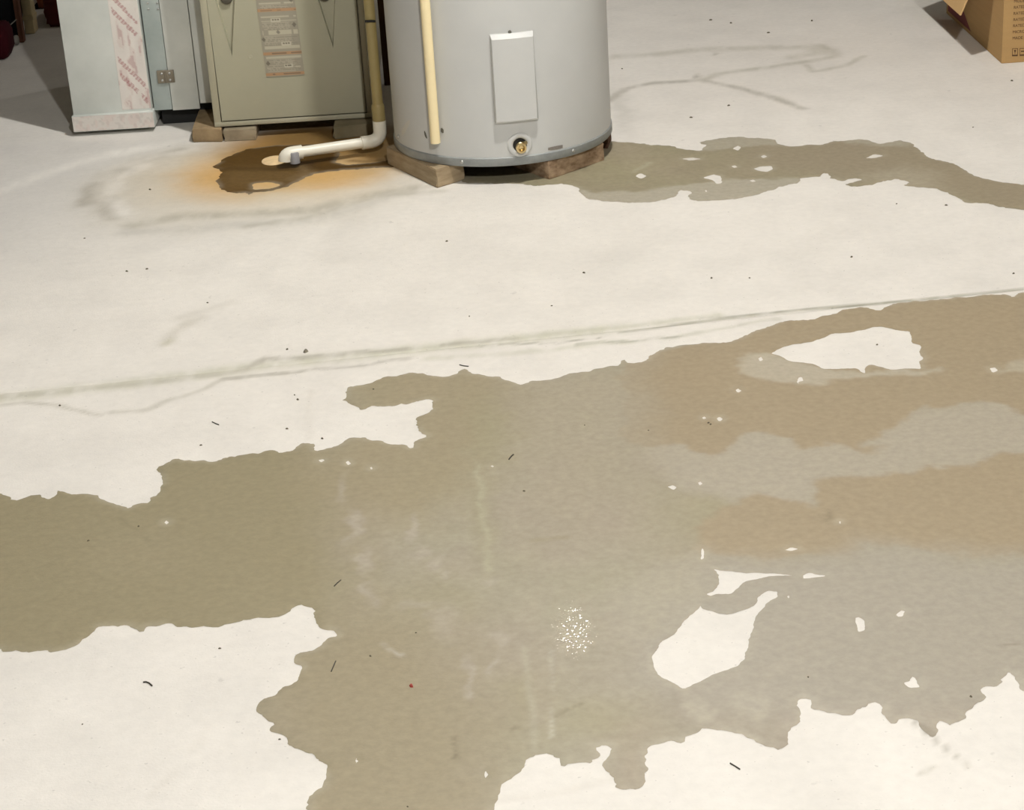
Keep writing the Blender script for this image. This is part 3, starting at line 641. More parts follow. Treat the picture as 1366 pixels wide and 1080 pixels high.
# drain valve in its round collar
a, z = cyl(693.5, 193, TR); ax = Vector((math.cos(a), math.sin(a), 0))
o = cp(a, z, TR)
bm = NB(); lathe(bm, [(0.030, -0.004), (0.029, 0.001), (0.026, 0.0035), (0.019, 0.003), (0.0165, 0.001), (0.0165, -0.012)], o, ax, 32); col_ = obj('drain_collar', bm, m_panel, wh, True)
bm = NB(); lathe(bm, [(0.0185, 0.0005), (0, 0.0008)], o, ax, 24); obj('recess_shade', bm, m_black, col_)  # flat black disc stands for the shade inside the collar
dv_o = o + Vector((0.001, 0, -0.004))
bm = NB(); lathe(bm, [(0.011, -0.01), (0.011, 0.006), (0.0125, 0.007), (0.0125, 0.009), (0.0115, 0.0095), (0.0125, 0.011), (0.0125, 0.012), (0.0115, 0.013), (0.0125, 0.0145), (0.012, 0.018), (0.008, 0.0185), (0.0065, 0.016), (0.006, 0.008), (0, 0.008)], dv_o, ax, 24)
dv = obj('drain_valve', bm, m_brass, wh, 40); dv['label'] = 'brass drain valve spout'
sd = ax.cross(Vector((0, 0, 1)))
bm = NB(); tube(bm, [dv_o + ax * 0.006 + Vector((0.006, 0, 0.009)), dv_o + ax * 0.016 + Vector((0.011, 0, 0.0125))], [0.004, 0.0045], 8); obj('valve_stem', bm, m_brass, dv, 40)
# stamped strip, scuffs
def decal(name, pts, m, n=6, r=0.0006):
    """strip along a list of (u, v, half-height px)"""
    bm = NB(); lo = []; hi = []
    for (u, v, hh) in pts:
        a1, z1 = cyl(u, v + hh, TR); a2, z2 = cyl(u, v - hh, TR)
        lo.append(bm.verts.new(cp(a1, z1, TR + r))); hi.append(bm.verts.new(cp(a2, z2, TR + r)))
    for i in range(len(pts) - 1): bm.faces.new((lo[i], lo[i + 1], hi[i + 1], hi[i]))
    return obj(name, bm, m, wh)
decal('stamped_mark', [(731, 198.6, 1.6), (735, 198.2, 2.2), (740, 197.4, 2.4), (745, 196.4, 2.4), (750.5, 195.2, 2.2)], m_mark)['label'] = 'small grey stamped strip above the band'
decal('scuff_mark', [(566, 176, 1.5), (567, 178, 3.5), (568.5, 181, 3), (570, 184, 1)], m_scuff)
decal('scuff_mark', [(588, 173, 2), (590, 174, 3.5), (592, 175, 2)], m_scuff)
decal('scrape_mark', [(536, 178, 3), (540, 172, 6), (544, 166, 5), (547, 161, 2)], m_lscuff)
# relief pipe down the front
a, zl = cyl(581, 190.5, TR + 0.018); a_up, _ = cyl(573.5, 95, TR + 0.018); a = (a * 0.6 + a_up * 0.4)
prc = TR + 0.0175; pz = zl
bm = NB(); pr = 0.0118
top = TZ + 0.92
tube(bm, [cp(a, pz, prc), cp(a, pz + 0.3, prc), cp(a, top, prc)] + arc(cp(a, top + 0.03, prc), cp(a, top, prc), cp(a, top + 0.03, TR - 0.01))[1:], pr, 18, cap=False)
obj('relief_pipe', bm, m_cream, wh, 40)['label'] = 'cream plastic relief pipe down the tank front'
bm = NB(); lathe(bm, [(pr, 0), (pr - 0.003, 0), (pr - 0.003, 0.05)], cp(a, pz, prc), n=18); obj('pipe_mouth', bm, m_cream, wh)
bm = NB(); lathe(bm, [(0.02, 0), (0.02, 0.004), (0.014, 0.006), (0.014, 0.012)], cp(a, top + 0.03, TR - 0.002), (math.cos(a), math.sin(a), 0), 18); obj('relief_fitting', bm, m_brass, wh, 40)

# ================================================================== BLOCKS UNDER THE HEATER AND FURNACE
def wood_mat(name, c1, c2, sx=(3, 30, 30)):
    return mat(name, c1, 0.85, nscale=4, col2=c2, stretch=sx, bump=0.35, bscale=40, spec=0.2)
m_wood1 = wood_mat('weathered_wood', srgb(146, 128, 100), srgb(176, 158, 130), (4, 4, 22))
m_wood2 = wood_mat('water_stained_wood', srgb(112, 88, 66), srgb(182, 158, 130), (9, 9, 16))
m_wood3 = wood_mat('dark_wet_wood', srgb(70, 48, 34), srgb(112, 82, 62))
def block(name, A, B, C, h, m, label, cat='block', slope=0.0, notch=None):
    """prism over the plan parallelogram A,B,(B+C-A),C"""
    A, B, C = Vector(A), Vector(B), Vector(C); D = B + C - A
    loc = (A + B + C + D) / 4
    bm = NB(); pts = [Vector((p.x, p.y, 0)) for p in (A, B, D, C)]
    hexa(bm, [p for p in pts] + [p + Vector((0, 0, h + (slope if i in (1, 2) else 0))) for i, p in enumerate(pts)])
    bmesh.ops.recalc_face_normals(bm, faces=bm.faces); 
    bmesh.ops.subdivide_edges(bm, edges=list(bm.edges), cuts=3, use_grid_fill=True)
    for v in bm.verts:
        v.co += Vector((random.uniform(-1, 1), random.uniform(-1, 1), random.uniform(-0.3, 0) if v.co.z > 0.001 else 0)) * 0.0012
    sharp = [e for e in bm.edges if len(e.link_faces) == 2 and e.calc_face_angle(0) > 0.8]
    bmesh.ops.bevel(bm, geom=sharp, offset=0.002, segments=2, affect='EDGES')
    o = obj(name, bm, m, loc=(loc.x, loc.y, 0), smooth=35)
    return tag(o, label, cat)
def ortho(A, B, C, lenB=None, lenC=None):
    """square up: keep A and direction to B, C made perpendicular"""
    d = (B - A); d.z = 0; c = C - A; u = d.normalized(); n = Vector((-u.y, u.x, 0))
    if n.dot(c) < 0: n = -n
    return A, A + u * (lenB or d.length), A + n * (lenC or abs(n.dot(c)))
A, B, C = P(583.7, 251), P(533.8, 227), P(620.4, 239.5)
A, B, C = A, B + (B - A) * 0.35, C
block('wood_block', A, B, C, 0.0452, m_wood1, 'pale wooden block under the left front of the grey tank')
A, B, C = P(733, 240.5), P(711.5, 233), P(806.5, 214.3)
block('wood_block', A, B + (B - A) * 1.2, C, 0.0452, m_wood2, 'stained wooden block under the right front of the grey tank')
A = P(811, 199);
block('wood_block', A, A + Vector((-0.075, 0.03, 0)), A + Vector((0.016, 0.09, 0)), 0.0452, m_wood3, 'small dark wooden block behind the stained one at the tank right side')

# ================================================================== FURNACE
FY = 5.105; FZ = 0.047
m_fur = mat('beige_furnace_paint', srgb(166, 162, 140), 0.5, noise=0.03, nscale=6, bump=0.06, bscale=350, spec=0.35)
m_door = mat('beige_door_paint', srgb(161, 158, 136), 0.5, noise=0.03, nscale=5, bump=0.06, bscale=350, spec=0.35)
bl, br = PY(286.5, 170, FY), PY(497.5, 156, FY)
FX0, FX1 = bl.x, br.x; FZ = (bl.z + br.z) / 2
print('FURNACE', FX0, FX1, bl.z, br.z)
fu = thing('furnace', 'beige metal furnace cabinet with warning label left of the grey tank', 'furnace', ((FX0 + FX1) / 2, FY + 0.3, 0))
FTOP = 1.25
# cabinet shell with open front recess
dx0, dx1 = FX0 + 0.021, FX1 - 0.017; dz0 = FZ + 0.0155
bm = NB()
box(bm, FX0, FX1, FY + 0.012, FY + 0.68, FZ, FTOP)
obj('cabinet', bm, m_fur, fu)
bm = NB(); box(bm, FX0, dx0 - 0.003, FY, FY + 0.012, FZ, FTOP); bmesh.ops.recalc_face_normals(bm, faces=bm.faces); bevel(bm, 0.0015); obj('front_edge', bm, m_fur, fu, 30)
bm = NB(); box(bm, dx1 + 0.003, FX1, FY, FY + 0.012, FZ, FTOP); bmesh.ops.recalc_face_normals(bm, faces=bm.faces); bevel(bm, 0.0015); obj('front_edge', bm, m_fur, fu, 30)
bm = NB(); box(bm, FX0, FX1, FY - 0.001, FY + 0.012, FZ, dz0 - 0.0035); bmesh.ops.recalc_face_normals(bm, faces=bm.faces); bevel(bm, 0.0015); obj('bottom_rail', bm, m_fur, fu, 30)
# door with two tapered handle pockets
dyf = FY - 0.001
def vp(u, v): p = PY(u, v, dyf); return (p.x, p.z)
def pocket(vu, vv, l, r):
    apex = vp(vu, vv); a = vp(*l); b = vp(*r)
    k = 1.85
    A_ = (apex[0] + (a[0] - apex[0]) * k, apex[1] + (a[1] - apex[1]) * k); B_ = (apex[0] + (b[0] - apex[0]) * k, apex[1] + (b[1] - apex[1]) * k)
    return [apex, B_, A_]
pk = [pocket(309.5, 75, (287, 0), (313, 0)), pocket(444.5, 64, (424, 0), (447, 0))]
outer = [(dx0, dz0), (dx1, dz0), (dx1, 0.78), (dx0, 0.78)]
vv = [Vector(p) for p in outer] + [Vector(p) for t in pk for p in t]
ee = [(0, 1), (1, 2), (2, 3), (3, 0), (4, 5), (5, 6), (6, 4), (7, 8), (8, 9), (9, 7)]
vo, _, fo, *_ = delaunay_2d_cdt(vv, ee, [], 0, 1e-7)
bm = NB(); bv = [bm.verts.new((p.x, dyf, p.y)) for p in vo]
for f_ in fo:
    c = np.mean([[vo[i].x, vo[i].y] for i in f_], 0)[None]
    if any(inside(c, t)[0] for t in pk): continue
    bm.faces.new([bv[i] for i in f_])
bb = [bm.verts.new((x, FY + 0.0115, z)) for x, z in outer]
fr = [min(bv, key=lambda q: (q.co.x - x) ** 2 + (q.co.z - z) ** 2) for x, z in outer]
for i in range(4): bm.faces.new((fr[i], fr[(i + 1) % 4], bb[(i + 1) % 4], bb[i]))
door = obj('door_panel', bm, m_door, fu)
for t in pk:
    bm = NB(); c = np.mean(t, 0)
    rim = [bm.verts.new((x, dyf, z)) for x, z in t]
    ins = [bm.verts.new((x + (c[0] - x) * 0.07, dyf + 0.011, z + (c[1] - z) * 0.07)) for x, z in t]
    for i in range(3): bm.faces.new((rim[i], rim[(i + 1) % 3], ins[(i + 1) % 3], ins[i]))
    bm.faces.new(ins)
    obj('handle_pocket', bm, m_door, door, 'keep')
m_knob = mat('dark_grey_knob', srgb(80, 76, 66), 0.4)
for (u, v) in ((302, -2), (433, -6)):
    p = PY(u, v, dyf)
    bm = NB(); lathe(bm, [(0.0, -0.006), (0.012, -0.005), (0.015, -0.002), (0.015, 0.004), (0.012, 0.006), (0.004, 0.0065), (0.003, 0.004), (0, 0.004)], (p.x, dyf + 0.006, p.z), (0, -1, 0), 20)
    obj('latch_knob', bm, m_knob, door, 40)
# small paint chip on the door
p = PY(334, 76, dyf)
bm = NB(); lathe(bm, [(0.006, 0), (0.005, 0.0006), (0.0035, 0.0002), (0, 0.0002)], (p.x, dyf - 0.0001, p.z), (0, -1, 0), 12); obj('dent', bm, m_fur, door, True)
p = PY(493, 162, FY - 0.004)
# warning label, flat print on a grid
m_print = mat('printed_label', (1, 1, 1), 0.45, noise=0.02, attr='tone', nscale=200)
def print_plate(name, corners, nu, nv, fn, parent, off):
    """corners: (tl, tr, bl, br) as 3D points on the plane; colours sampled from fn(s, t)"""
    tl, tr, bl_, br_ = corners; vs_ = []; cs = []
    for j in range(nv + 1):
        for i in range(nu + 1):
            s, t = i / nu, j / nv
            vs_.append(tl * (1 - s) * (1 - t) + tr * s * (1 - t) + bl_ * (1 - s) * t + br_ * s * t + off); cs.append(fn(s, t))
    base = depth_loc(parent)
    me = bpy.data.meshes.new(name)
    me.from_pydata([tuple(v - base) for v in vs_], [], [(j * (nu + 1) + i, j * (nu + 1) + i + 1, (j + 1) * (nu + 1) + i + 1, (j + 1) * (nu + 1) + i) for j in range(nv) for i in range(nu)])
    me.update()
    set_color_attr(me, np.array(cs)); me.materials.append(m_print)
    o = bpy.data.objects.new(name, me); COL.objects.link(o); o.parent = parent
    return o
LBW = srgb(186, 180, 158); LBG = srgb(141, 137, 122); ORG = srgb(176, 122, 72); DKB = srgb(104, 66, 34); ICON = srgb(58, 54, 50)
YT = -66.0
def label_col(s, t):
    y = YT + t * (103 - YT)                                            # down the strip, in the strip's own scale
    h = lambda a, b: vnoise(np.array([a]), np.array([b]))[0]
    c = LBG
    yy = y if y > -3 else y + 58
    for (a, b, k) in ((22, 24, LBW), (41, 47, LBW), (62, 66, LBW), (28, 29, LBW), (76, 79, LBW), (4, 6, LBW), (90, 91.5, LBW)):
        if a <= yy < b and 0.05 < s < 0.97 and h(s * 6, a * 3.1) > 0.22: c = k
    if (30 < yy < 40 or 48 < yy < 61 or 80 < yy < 97 or 7 < yy < 12) and 0.08 < s < 0.93:
        if (yy * 0.62) % 1 < 0.42 and h(s * 42, math.floor(yy * 0.62) * 7.7) > 0.42: c = srgb(118, 113, 100)
        elif s < 0.8: c = srgb(160, 155, 138)
    for (a, b) in ((12.5, 16.5), (69.5, 74), (97.5, 102)):
        if a <= yy <= b: c = ORG if abs(yy - (a + b) / 2) > 0.9 or h(s * 9, a) < 0.5 else DKB
    for (x0, x1, a, b) in ((0.30, 0.56, 24.5, 30), (0.50, 0.76, 57, 62), (0.50, 0.72, 86.5, 92)):
        if x0 < s < x1 and a < yy < b:
            c = srgb(196, 190, 170)
            if any(abs(s - (x0 + (x1 - x0) * q)) < 0.025 and abs(yy - (a + b) / 2 + 0.4) < 1.1 for q in (0.25, 0.5, 0.75)): c = ICON
    for (x, y0) in ((0.90, 34.5), (0.46, 43.5), (0.06, 52.5), (0.09, 84.5), (0.90, 2)):
        if abs(s - x) / 0.055 + abs(yy - y0) / 3.2 < 1.0: c = ICON if x != 0.46 else srgb(104, 100, 90)
    return np.array(c) * 0.6 + np.array(srgb(150, 143, 122)) * 0.4
tl, tr, bl_, br_ = PY(341.5, -0, dyf), PY(393, -2, dyf), PY(355.5, 103, dyf), PY(406.5, 100, dyf)
dvec = (tl - bl_) * (-YT / 103.0); tl2 = tl + dvec; tr2 = tr + (tr - br_) * (-YT / 102.0)
lb = print_plate('warning_label', (tl2, tr2, bl_, br_), 60, 170, label_col, door, Vector((0, -0.0012, 0)))
lb['label'] = 'printed grey and orange warning label strip'

# blocks below the furnace
m_brick = mat('rusty_tan_brick', srgb(122, 104, 78), 0.9, nscale=14, col2=srgb(168, 146, 112), bump=0.5, bscale=90, spec=0.2)
m_cblock = mat('grey_concrete_piece', srgb(128, 116, 96), 0.9, nscale=18, col2=srgb(160, 148, 124), bump=0.4, bscale=90, spec=0.2)
m_cblock2 = mat('rust_dusted_block', srgb(112, 104, 80), 0.9, nscale=10, col2=srgb(138, 128, 104), bump=0.4, bscale=90, spec=0.2)
A = P(273, 190.5); B = P(254.5, 189.5); C = P(298, 189)
hb = FZ - 0.0005
block('brick_piece', P(258, 190), P(258, 190) + Vector((-0.005, 0.2, 0)), P(297, 189.5), hb, m_brick, 'rough tan brick under the left front corner of the beige furnace', 'brick')
block('concrete_piece', P(299, 189.5) + Vector((0, 0.004, 0)), P(299, 189.5) + Vector((0.0, 0.15, 0)), P(342, 187), hb - 0.004, m_cblock, 'grey concrete piece between the tan brick and the dark gap under the furnace', 'block')
block('concrete_piece', P(446, 186), P(446, 186) + Vector((0.0, 0.2, 0)), P(498, 180.5), hb - 0.002, m_cblock2, 'olive grey concrete block under the right front corner of the beige furnace', 'block')
# broken end of the brick, leaning against it
# (tilted top face of the concrete piece shows pale)

# ================================================================== SHEET METAL DUCTS LEFT OF THE FURNACE
DY = 5.235
m_galv = mat('galvanized_sheet', srgb(190, 194, 188), 0.5, metal=0.12, nscale=7, col2=srgb(208, 211, 205), spec=0.5)
m_galv2 = mat('galvanized_sheet_dull', srgb(152, 162, 158), 0.5, metal=0.15, nscale=9, col2=srgb(174, 182, 178), spec=0.5)
m_galv3 = mat('galvanized_sheet_bright', srgb(190, 193, 186), 0.5, metal=0.12, nscale=7, col2=srgb(210, 212, 205), spec=0.5)
a0, a1 = PY(100, 169, DY), PY(204, 164, DY)
DX0, DX1 = a0.x, a1.x + 0.002; DZ0 = 0.012
DTOP = 1.9
du = thing('air_duct', 'silver sheet metal duct with red printed tape along its edges', 'duct', ((DX0 + DX1) / 2, DY + 0.25, 0))
bm = NB(); box(bm, DX0, DX1, DY, DY + 0.62, DZ0 + 0.004, DTOP); bmesh.ops.recalc_face_normals(bm, faces=bm.faces); bevel(bm, 0.003); obj('duct_body', bm, m_galv, du, 30)
bm = NB(); box(bm, DX0 - 0.003, DX1 + 0.004, DY - 0.012, DY + 0.6, DZ0, DZ0 + 0.044); bmesh.ops.recalc_face_normals(bm, faces=bm.faces); bevel(bm, 0.002)
fg = obj('bottom_flange', bm, m_galv, du, 30)
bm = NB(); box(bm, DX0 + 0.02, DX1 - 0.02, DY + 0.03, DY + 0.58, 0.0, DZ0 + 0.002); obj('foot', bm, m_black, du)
TP = srgb(206, 200, 192); RD = srgb(150, 82, 84); PK = srgb(190, 164, 156)
m_tape = m_print
def tape_fn(x0, x1, z0, z1, seed):
    # fragments of slanted red print, worn: short strokes only, nothing readable
    def fn(s, t):
        n1 = vnoise(np.array([s * 5 + seed]), np.array([t * 26 + seed]))[0]; n2 = vnoise(np.array([s * 16 + seed]), np.array([t * 90]))[0]
        c = np.array(TP) * (0.94 + 0.1 * n1)
        q = t * 7.0 - s * 0.55
        band = q % 1.0
        if (0.10 < band < 0.20 or 0.34 < band < 0.44) and ((t * 160 + s * 9) % 1.6) > 0.45 and 0.10 < s < 0.92 and n1 > 0.36: c = np.array(RD) * 0.6 + c * 0.4
        m1 = vnoise(np.array([s * 9 + seed * 3]), np.array([t * 44 + seed]))[0]
        if m1 > 0.78 and n2 > 0.3: c = c * 0.6 + np.array(RD) * 0.4
        elif m1 > 0.62: c = c * 0.75 + np.array(PK) * 0.25
        return c
    return fn
# vertical tape band and bottom tape band
ta, tb = PY(144, 0, DY), PY(176, 0, DY); tc_, td = PY(166, 150, DY), PY(202, 148, DY)
k = 4.0
up = (ta - tc_) * (k - 1); up2 = (tb - td) * (k - 1)
zt = min(DTOP - 0.02, ta.z + up.z)
xl = (ta.x + tc_.x) / 2; xr = DX1 - 0.001
vt = print_plate('foil_tape', (Vector((xl, DY, zt)), Vector((xr, DY, zt)), Vector((xl - 0.003, DY, DZ0 + 0.05)), Vector((xr, DY, DZ0 + 0.05))), 28, 420, tape_fn(0, 1, 0, 1, 3.7), du, Vector((0, -0.0008, 0)))
vt['label'] = 'pale tape with red print down the right edge'
zf = DZ0 + 0.044
ht = print_plate('foil_tape', (Vector((DX0 - 0.002, DY - 0.012, zf - 0.002)), Vector((DX1 + 0.003, DY - 0.012, zf - 0.002)), Vector((DX0 - 0.002, DY - 0.012, DZ0 + 0.002)), Vector((DX1 + 0.003, DY - 0.012, DZ0 + 0.002))), 100, 14,
                 lambda s, t: np.array(TP) * 0.93 * (1 - 0.10 * (vnoise(np.array([s * 30.]), np.array([t * 5.]))[0] > 0.66)) * (np.array((1, .94, .94)) if vnoise(np.array([s * 21. + 9]), np.array([t * 3.]))[0] > 0.6 else 1), du, Vector((0, -0.0008, 0)))
ht['label'] = 'pale tape round the bottom flange'
# the narrow cabinet between duct and furnace
GY = DY + 0.012
g1, g2, g3, g4 = PY(205, 140, GY), PY(229, 140, GY), PY(266, 138, GY), PY(282, 136, GY)
gz = PY(235, 146, GY).z
ca = thing('filter_cabinet', 'narrow silver metal cabinet with small clasp between duct and furnace', 'cabinet', ((g1.x + g4.x) / 2, GY + 0.25, 0))
xs0, xs1, xs2, xs3 = DX1 + 0.004, g2.x, g3.x, FX0 - 0.003
bm = NB(); box(bm, xs0, xs3, GY + 0.012, GY + 0.6, gz + 0.02, 1.2); obj('cabinet_body', bm, m_galv2, ca)
bm = NB(); box(bm, xs0, xs1, GY + 0.003, GY + 0.012, gz, 1.2); bmesh.ops.recalc_face_normals(bm, faces=bm.faces); bevel(bm, 0.001); obj('fixed_panel', bm, m_galv2, ca, 30)['label'] = 'darker left panel'
bm = NB(); box(bm, xs1 + 0.0015, xs2, GY, GY + 0.012, gz - 0.002, 1.2); bmesh.ops.recalc_face_normals(bm, faces=bm.faces); bevel(bm, 0.001); cdor = obj('door_panel', bm, m_galv3, ca, 30)
bm = NB(); box(bm, xs2 + 0.002, xs3, GY + 0.002, GY + 0.012, gz + 0.012, 1.2); bmesh.ops.recalc_face_normals(bm, faces=bm.faces); bevel(bm, 0.001); obj('edge_strip', bm, m_galv3, ca, 30)
bm = NB(); box(bm, xs0 + 0.01, xs3 - 0.01, GY + 0.05, GY + 0.58, 0.0, gz + 0.03); obj('gap_shade', bm, m_black, ca)  # added black block, stands for the shade under the cabinet
m_clasp = mat('dull_brown_clasp', srgb(128, 120, 104), 0.5, noise=0.1, metal=0.3)
c0, c1 = PY(211, 111, GY), PY(231.5, 93, GY)
bm = NB(); box(bm, c0.x, c1.x, GY - 0.003, GY + 0.004, c0.z, c1.z); bmesh.ops.recalc_face_normals(bm, faces=bm.faces); bevel(bm, 0.0008); cl = obj('clasp', bm, m_clasp, ca, 30)
for fx in (0.28, 0.74):
    for fz in (0.22, 0.75):
        bm = NB(); lathe(bm, [(0.0035, 0), (0.003, 0.0015), (0, 0.002)], (c0.x + (c1.x - c0.x) * fx, GY - 0.003, c0.z + (c1.z - c0.z) * fz), (0, -1, 0), 10); obj('rivet', bm, m_steel, cl, True)
bm = NB(); xm = (c0.x + c1.x) / 2; tube(bm, [(xm, GY - 0.004, c0.z + 0.002), (xm, GY - 0.004, c1.z - 0.002)], 0.0025, 8); obj('clasp_pin', bm, m_clasp, cl, 40)
for (u, v) in ((198, 12), (197, 4), (210, 4), (211, 12)):
    p = PY(u, v, GY + 0.002); bm = NB(); lathe(bm, [(0.003, 0), (0.002, 0.0015), (0, 0.002)], (p.x, GY + 0.002, p.z), (0, -1, 0), 8); obj('screw', bm, m_steel, ca, True)

# ================================================================== CONDENSATE PIPE
m_pvc = mat('white_pvc', srgb(226, 222, 206), 0.35, noise=0.03, nscale=30)
m_pvcold_shade = mat('yellowed_shaded_pvc', srgb(152, 136, 88), 0.4, noise=0.06, nscale=30)  # aged cream, darkened for the shade between furnace and tank
m_prim = mat('grey_purple_primer', srgb(140, 140, 142), 0.5, noise=0.08, nscale=60)
PR = 0.0134; PZ = 0.034
e0 = P(508, 187, PZ); e1 = P(386, 205, PZ)
dp = thing('drain_pipe', 'white plastic drain pipe bending along the floor beside the tank', 'pipe', (e0.x, e0.y, 0))
hd = (e1 - e0).normalized()
vx = Vector((e0.x, e0.y, 0))
bm = NB(); tube(bm, [vx + Vector((0, 0, 0.10)), vx + Vector((0, 0, 0.6)), vx + Vector((0, 0, 1.3))], PR, 18); vpipe = obj('vertical_pipe', bm, m_pvcold_shade, dp, 40); vpipe['label'] = 'yellowed upright pipe with shade in its colour'
bm = NB(); tube(bm, [vx + Vector((0, 0, 0.128)), vx + Vector((0, 0, 0.122)), vx + Vector((0, 0, 0.07))], [PR * 1.05, PR * 1.22, PR * 1.22], 18); obj('coupling', bm, m_pvcold_shade, dp, 40)
bm = NB(); pth = [vx + Vector((0, 0, 0.085)), vx + Vector((0, 0, PZ + 0.030))] + arc(vx + Vector((0, 0, PZ)), vx + Vector((0, 0, PZ + 0.028)), vx + Vector((0, 0, PZ)) + hd * 0.028)[1:] + [vx + Vector((0, 0, PZ)) + hd * 0.05]
tube(bm, pth, PR * 1.25, 18); obj('elbow', bm, m_pvc, dp, 40)
bm = NB(); tube(bm, [e0 + hd * 0.03, e0 + hd * 0.1, e1 - hd * 0.01], PR, 18); obj('horizontal_pipe', bm, m_pvc, dp, 40)
bm = NB(); n2 = Vector((0, 0, -1))
pth = [e1 - hd * 0.032, e1 - hd * 0.006] + arc(e1 + hd * 0.012, e1 - hd * 0.006, e1 + hd * 0.012 + n2 * 0.016)[1:]
tube(bm, pth, PR * 1.28, 18, cap=True); obj('elbow', bm, m_pvc, dp, 40)
t_ = e1 + hd * 0.012
# stub with a grey clip band towards the floor
side = Vector((hd.y, -hd.x, 0)); side = side if side.y < 0 else -side
s0 = e1 - hd * 0.010
so = s0 + side * 0.010
bm = NB(); tube(bm, [(so.x, so.y, 0.040), (so.x, so.y, 0.037), (so.x, so.y, 0.012)], [PR * 0.80, PR * 0.95, PR * 0.95], 18); obj('outlet_stub', bm, m_prim, dp, 40)['label'] = 'grey outlet stub'
bm = NB(); tube(bm, [vx + Vector((0, -0.02, 0.338)) + Vector((-0.012, 0, 0)), vx + Vector((0, -0.0165, 0.337)), vx + Vector((0.012, -0.012, 0.335))], 0.003, 8); obj('tie_wire', bm, m_black, dp, 40)
# oval disc by the outlet
dc = P(366, 215)
bm = NB(); n_ = 28; prof = [(1.0, 0.0008), (0.98, 0.003), (0.9, 0.004), (0.0, 0.0042)]
rg = []
for r_, z_ in prof[:-1]: rg.append([bm.verts.new((dc.x + 0.032 * r_ * math.cos(k * 2 * math.pi / n_), dc.y + 0.040 * r_ * math.sin(k * 2 * math.pi / n_), z_)) for k in range(n_)])
cv = bm.verts.new((dc.x, dc.y, 0.0042))
for a_, b_ in zip(rg[:-1], rg[1:]):
    for k in range(n_): bm.faces.new((a_[k], a_[(k + 1) % n_], b_[(k + 1) % n_], b_[k]))
for k in range(n_): bm.faces.new((rg[-1][k], rg[-1][(k + 1) % n_], cv))
m_disc = mat('cream_crust', srgb(226, 198, 152), 0.75, noise=0.12, nscale=60, bump=0.3, bscale=120)
tag(obj('drain_disc', bm, m_disc, smooth=True, loc=(dc.x, dc.y, 0)), 'small cream oval disc on the rusty floor beside the pipe outlet', 'disc')

# added dark board, stands for the darkness of the gap behind the pipe
m_dkb = wood_mat('gap_dark_brown', srgb(58, 40, 24), srgb(82, 58, 36), (14, 14, 2))
bd_ = bbox_obj('added_dark_board', (FX1 + 0.012, TX - 0.10, FY + 0.45, FY + 0.475, 0.0, 1.15), m_dkb, bev=0.002, loc=(FX1 + 0.1, FY + 0.46, 0))
tag(bd_, 'added dark brown board standing for the dark gap behind the yellowed pipe', 'board')

# ================================================================== CARDBOARD BOX
m_card = mat('brown_cardboard', srgb(170, 138, 92), 0.8, noise=0.04, nscale=3, stretch=(1, 1, 25), bump=0.1, bscale=60, spec=0.2)
m_cardf = mat('brown_cardboard_flap', srgb(190, 156, 108), 0.8, noise=0.04, nscale=8, spec=0.2)
m_ink = mat('dark_brown_ink', srgb(74, 48, 26), 0.8)
m_red = mat('maroon_print', srgb(112, 34, 28), 0.7)
bA = P(1336, 85); bB = P(1280, 19); b2 = P(1366, 82.5)
ux = (b2 - bA).normalized(); uy = (bB - bA).normalized()
# square up the box around its front left corner
uy = Vector((-ux.y, ux.x, 0)) * 0.5 + uy * 0.5; uy.normalize(); ux = Vector((uy.y, -uy.x, 0))
BH = 0.40; BWd = 0.46; BD = 0.62
bx = thing('cardboard_box', 'brown printed cardboard box with an open flap at the far right', 'box', bA + ux * BWd / 2 + uy * BD / 2)
def bp(a, b, z): return Vector((bA.x, bA.y, 0)) + ux * a + uy * b + Vector((0, 0, z))
th_ = 0.004
def wallp(name, a0, a1, b0, b1, z0, z1, m=m_card):
    bm = NB(); hexa(bm, [bp(a0, b0, z0), bp(a1, b0, z0), bp(a1, b1, z0), bp(a0, b1, z0), bp(a0, b0, z1), bp(a1, b0, z1), bp(a1, b1, z1), bp(a0, b1, z1)]); return obj(name, bm, m, bx)
fp = wallp('front_wall', 0, BWd, 0, th_, 0.001, BH); wallp('side_wall', 0, th_, th_, BD, 0.001, BH); wallp('side_wall', BWd - th_, BWd, th_, BD, 0.001, BH)
wallp('rear_wall', th_, BWd - th_, BD - th_, BD, 0.001, BH); wallp('bottom', th_, BWd - th_, th_, BD - th_, 0.001, 0.006)
# flap folded out over the left side: passes through two sighted points of its front edge
ydep = bp(0, 0.03, 0).y
q0, q1 = PY(1280, 20, ydep), PY(1302, 0, ydep)
sl = (q1.z - q0.z) / (q1.x - q0.x); hx = bp(0, 0.03, 0).x
zh = q0.z + sl * (hx - q0.x)
print('FLAP', q0, q1, zh)
tipd = hx - q0.x; tipz = q0.z; hz = BH if zh > BH else zh
bm = NB()
f0 = [bp(0, 0.03, BH), bp(-tipd, 0.03, tipz), bp(-tipd, BD - 0.03, tipz), bp(0, BD - 0.03, BH)]
nrm_ = (f0[1] - f0[0]).cross(f0[2] - f0[1]).normalized() * 0.004
hexa(bm, f0 + [p + nrm_ for p in f0]); obj('side_flap', bm, m_cardf, bx)
bm = NB(); f0 = [bp(0, th_, BH), bp(BWd, th_, BH), bp(BWd, -0.05, BH + 0.2), bp(0, -0.05, BH + 0.2)]; nrm_ = Vector((0, 0.004, 0.001))
hexa(bm, f0 + [p + nrm_ for p in f0]); obj('front_flap', bm, m_cardf, bx)
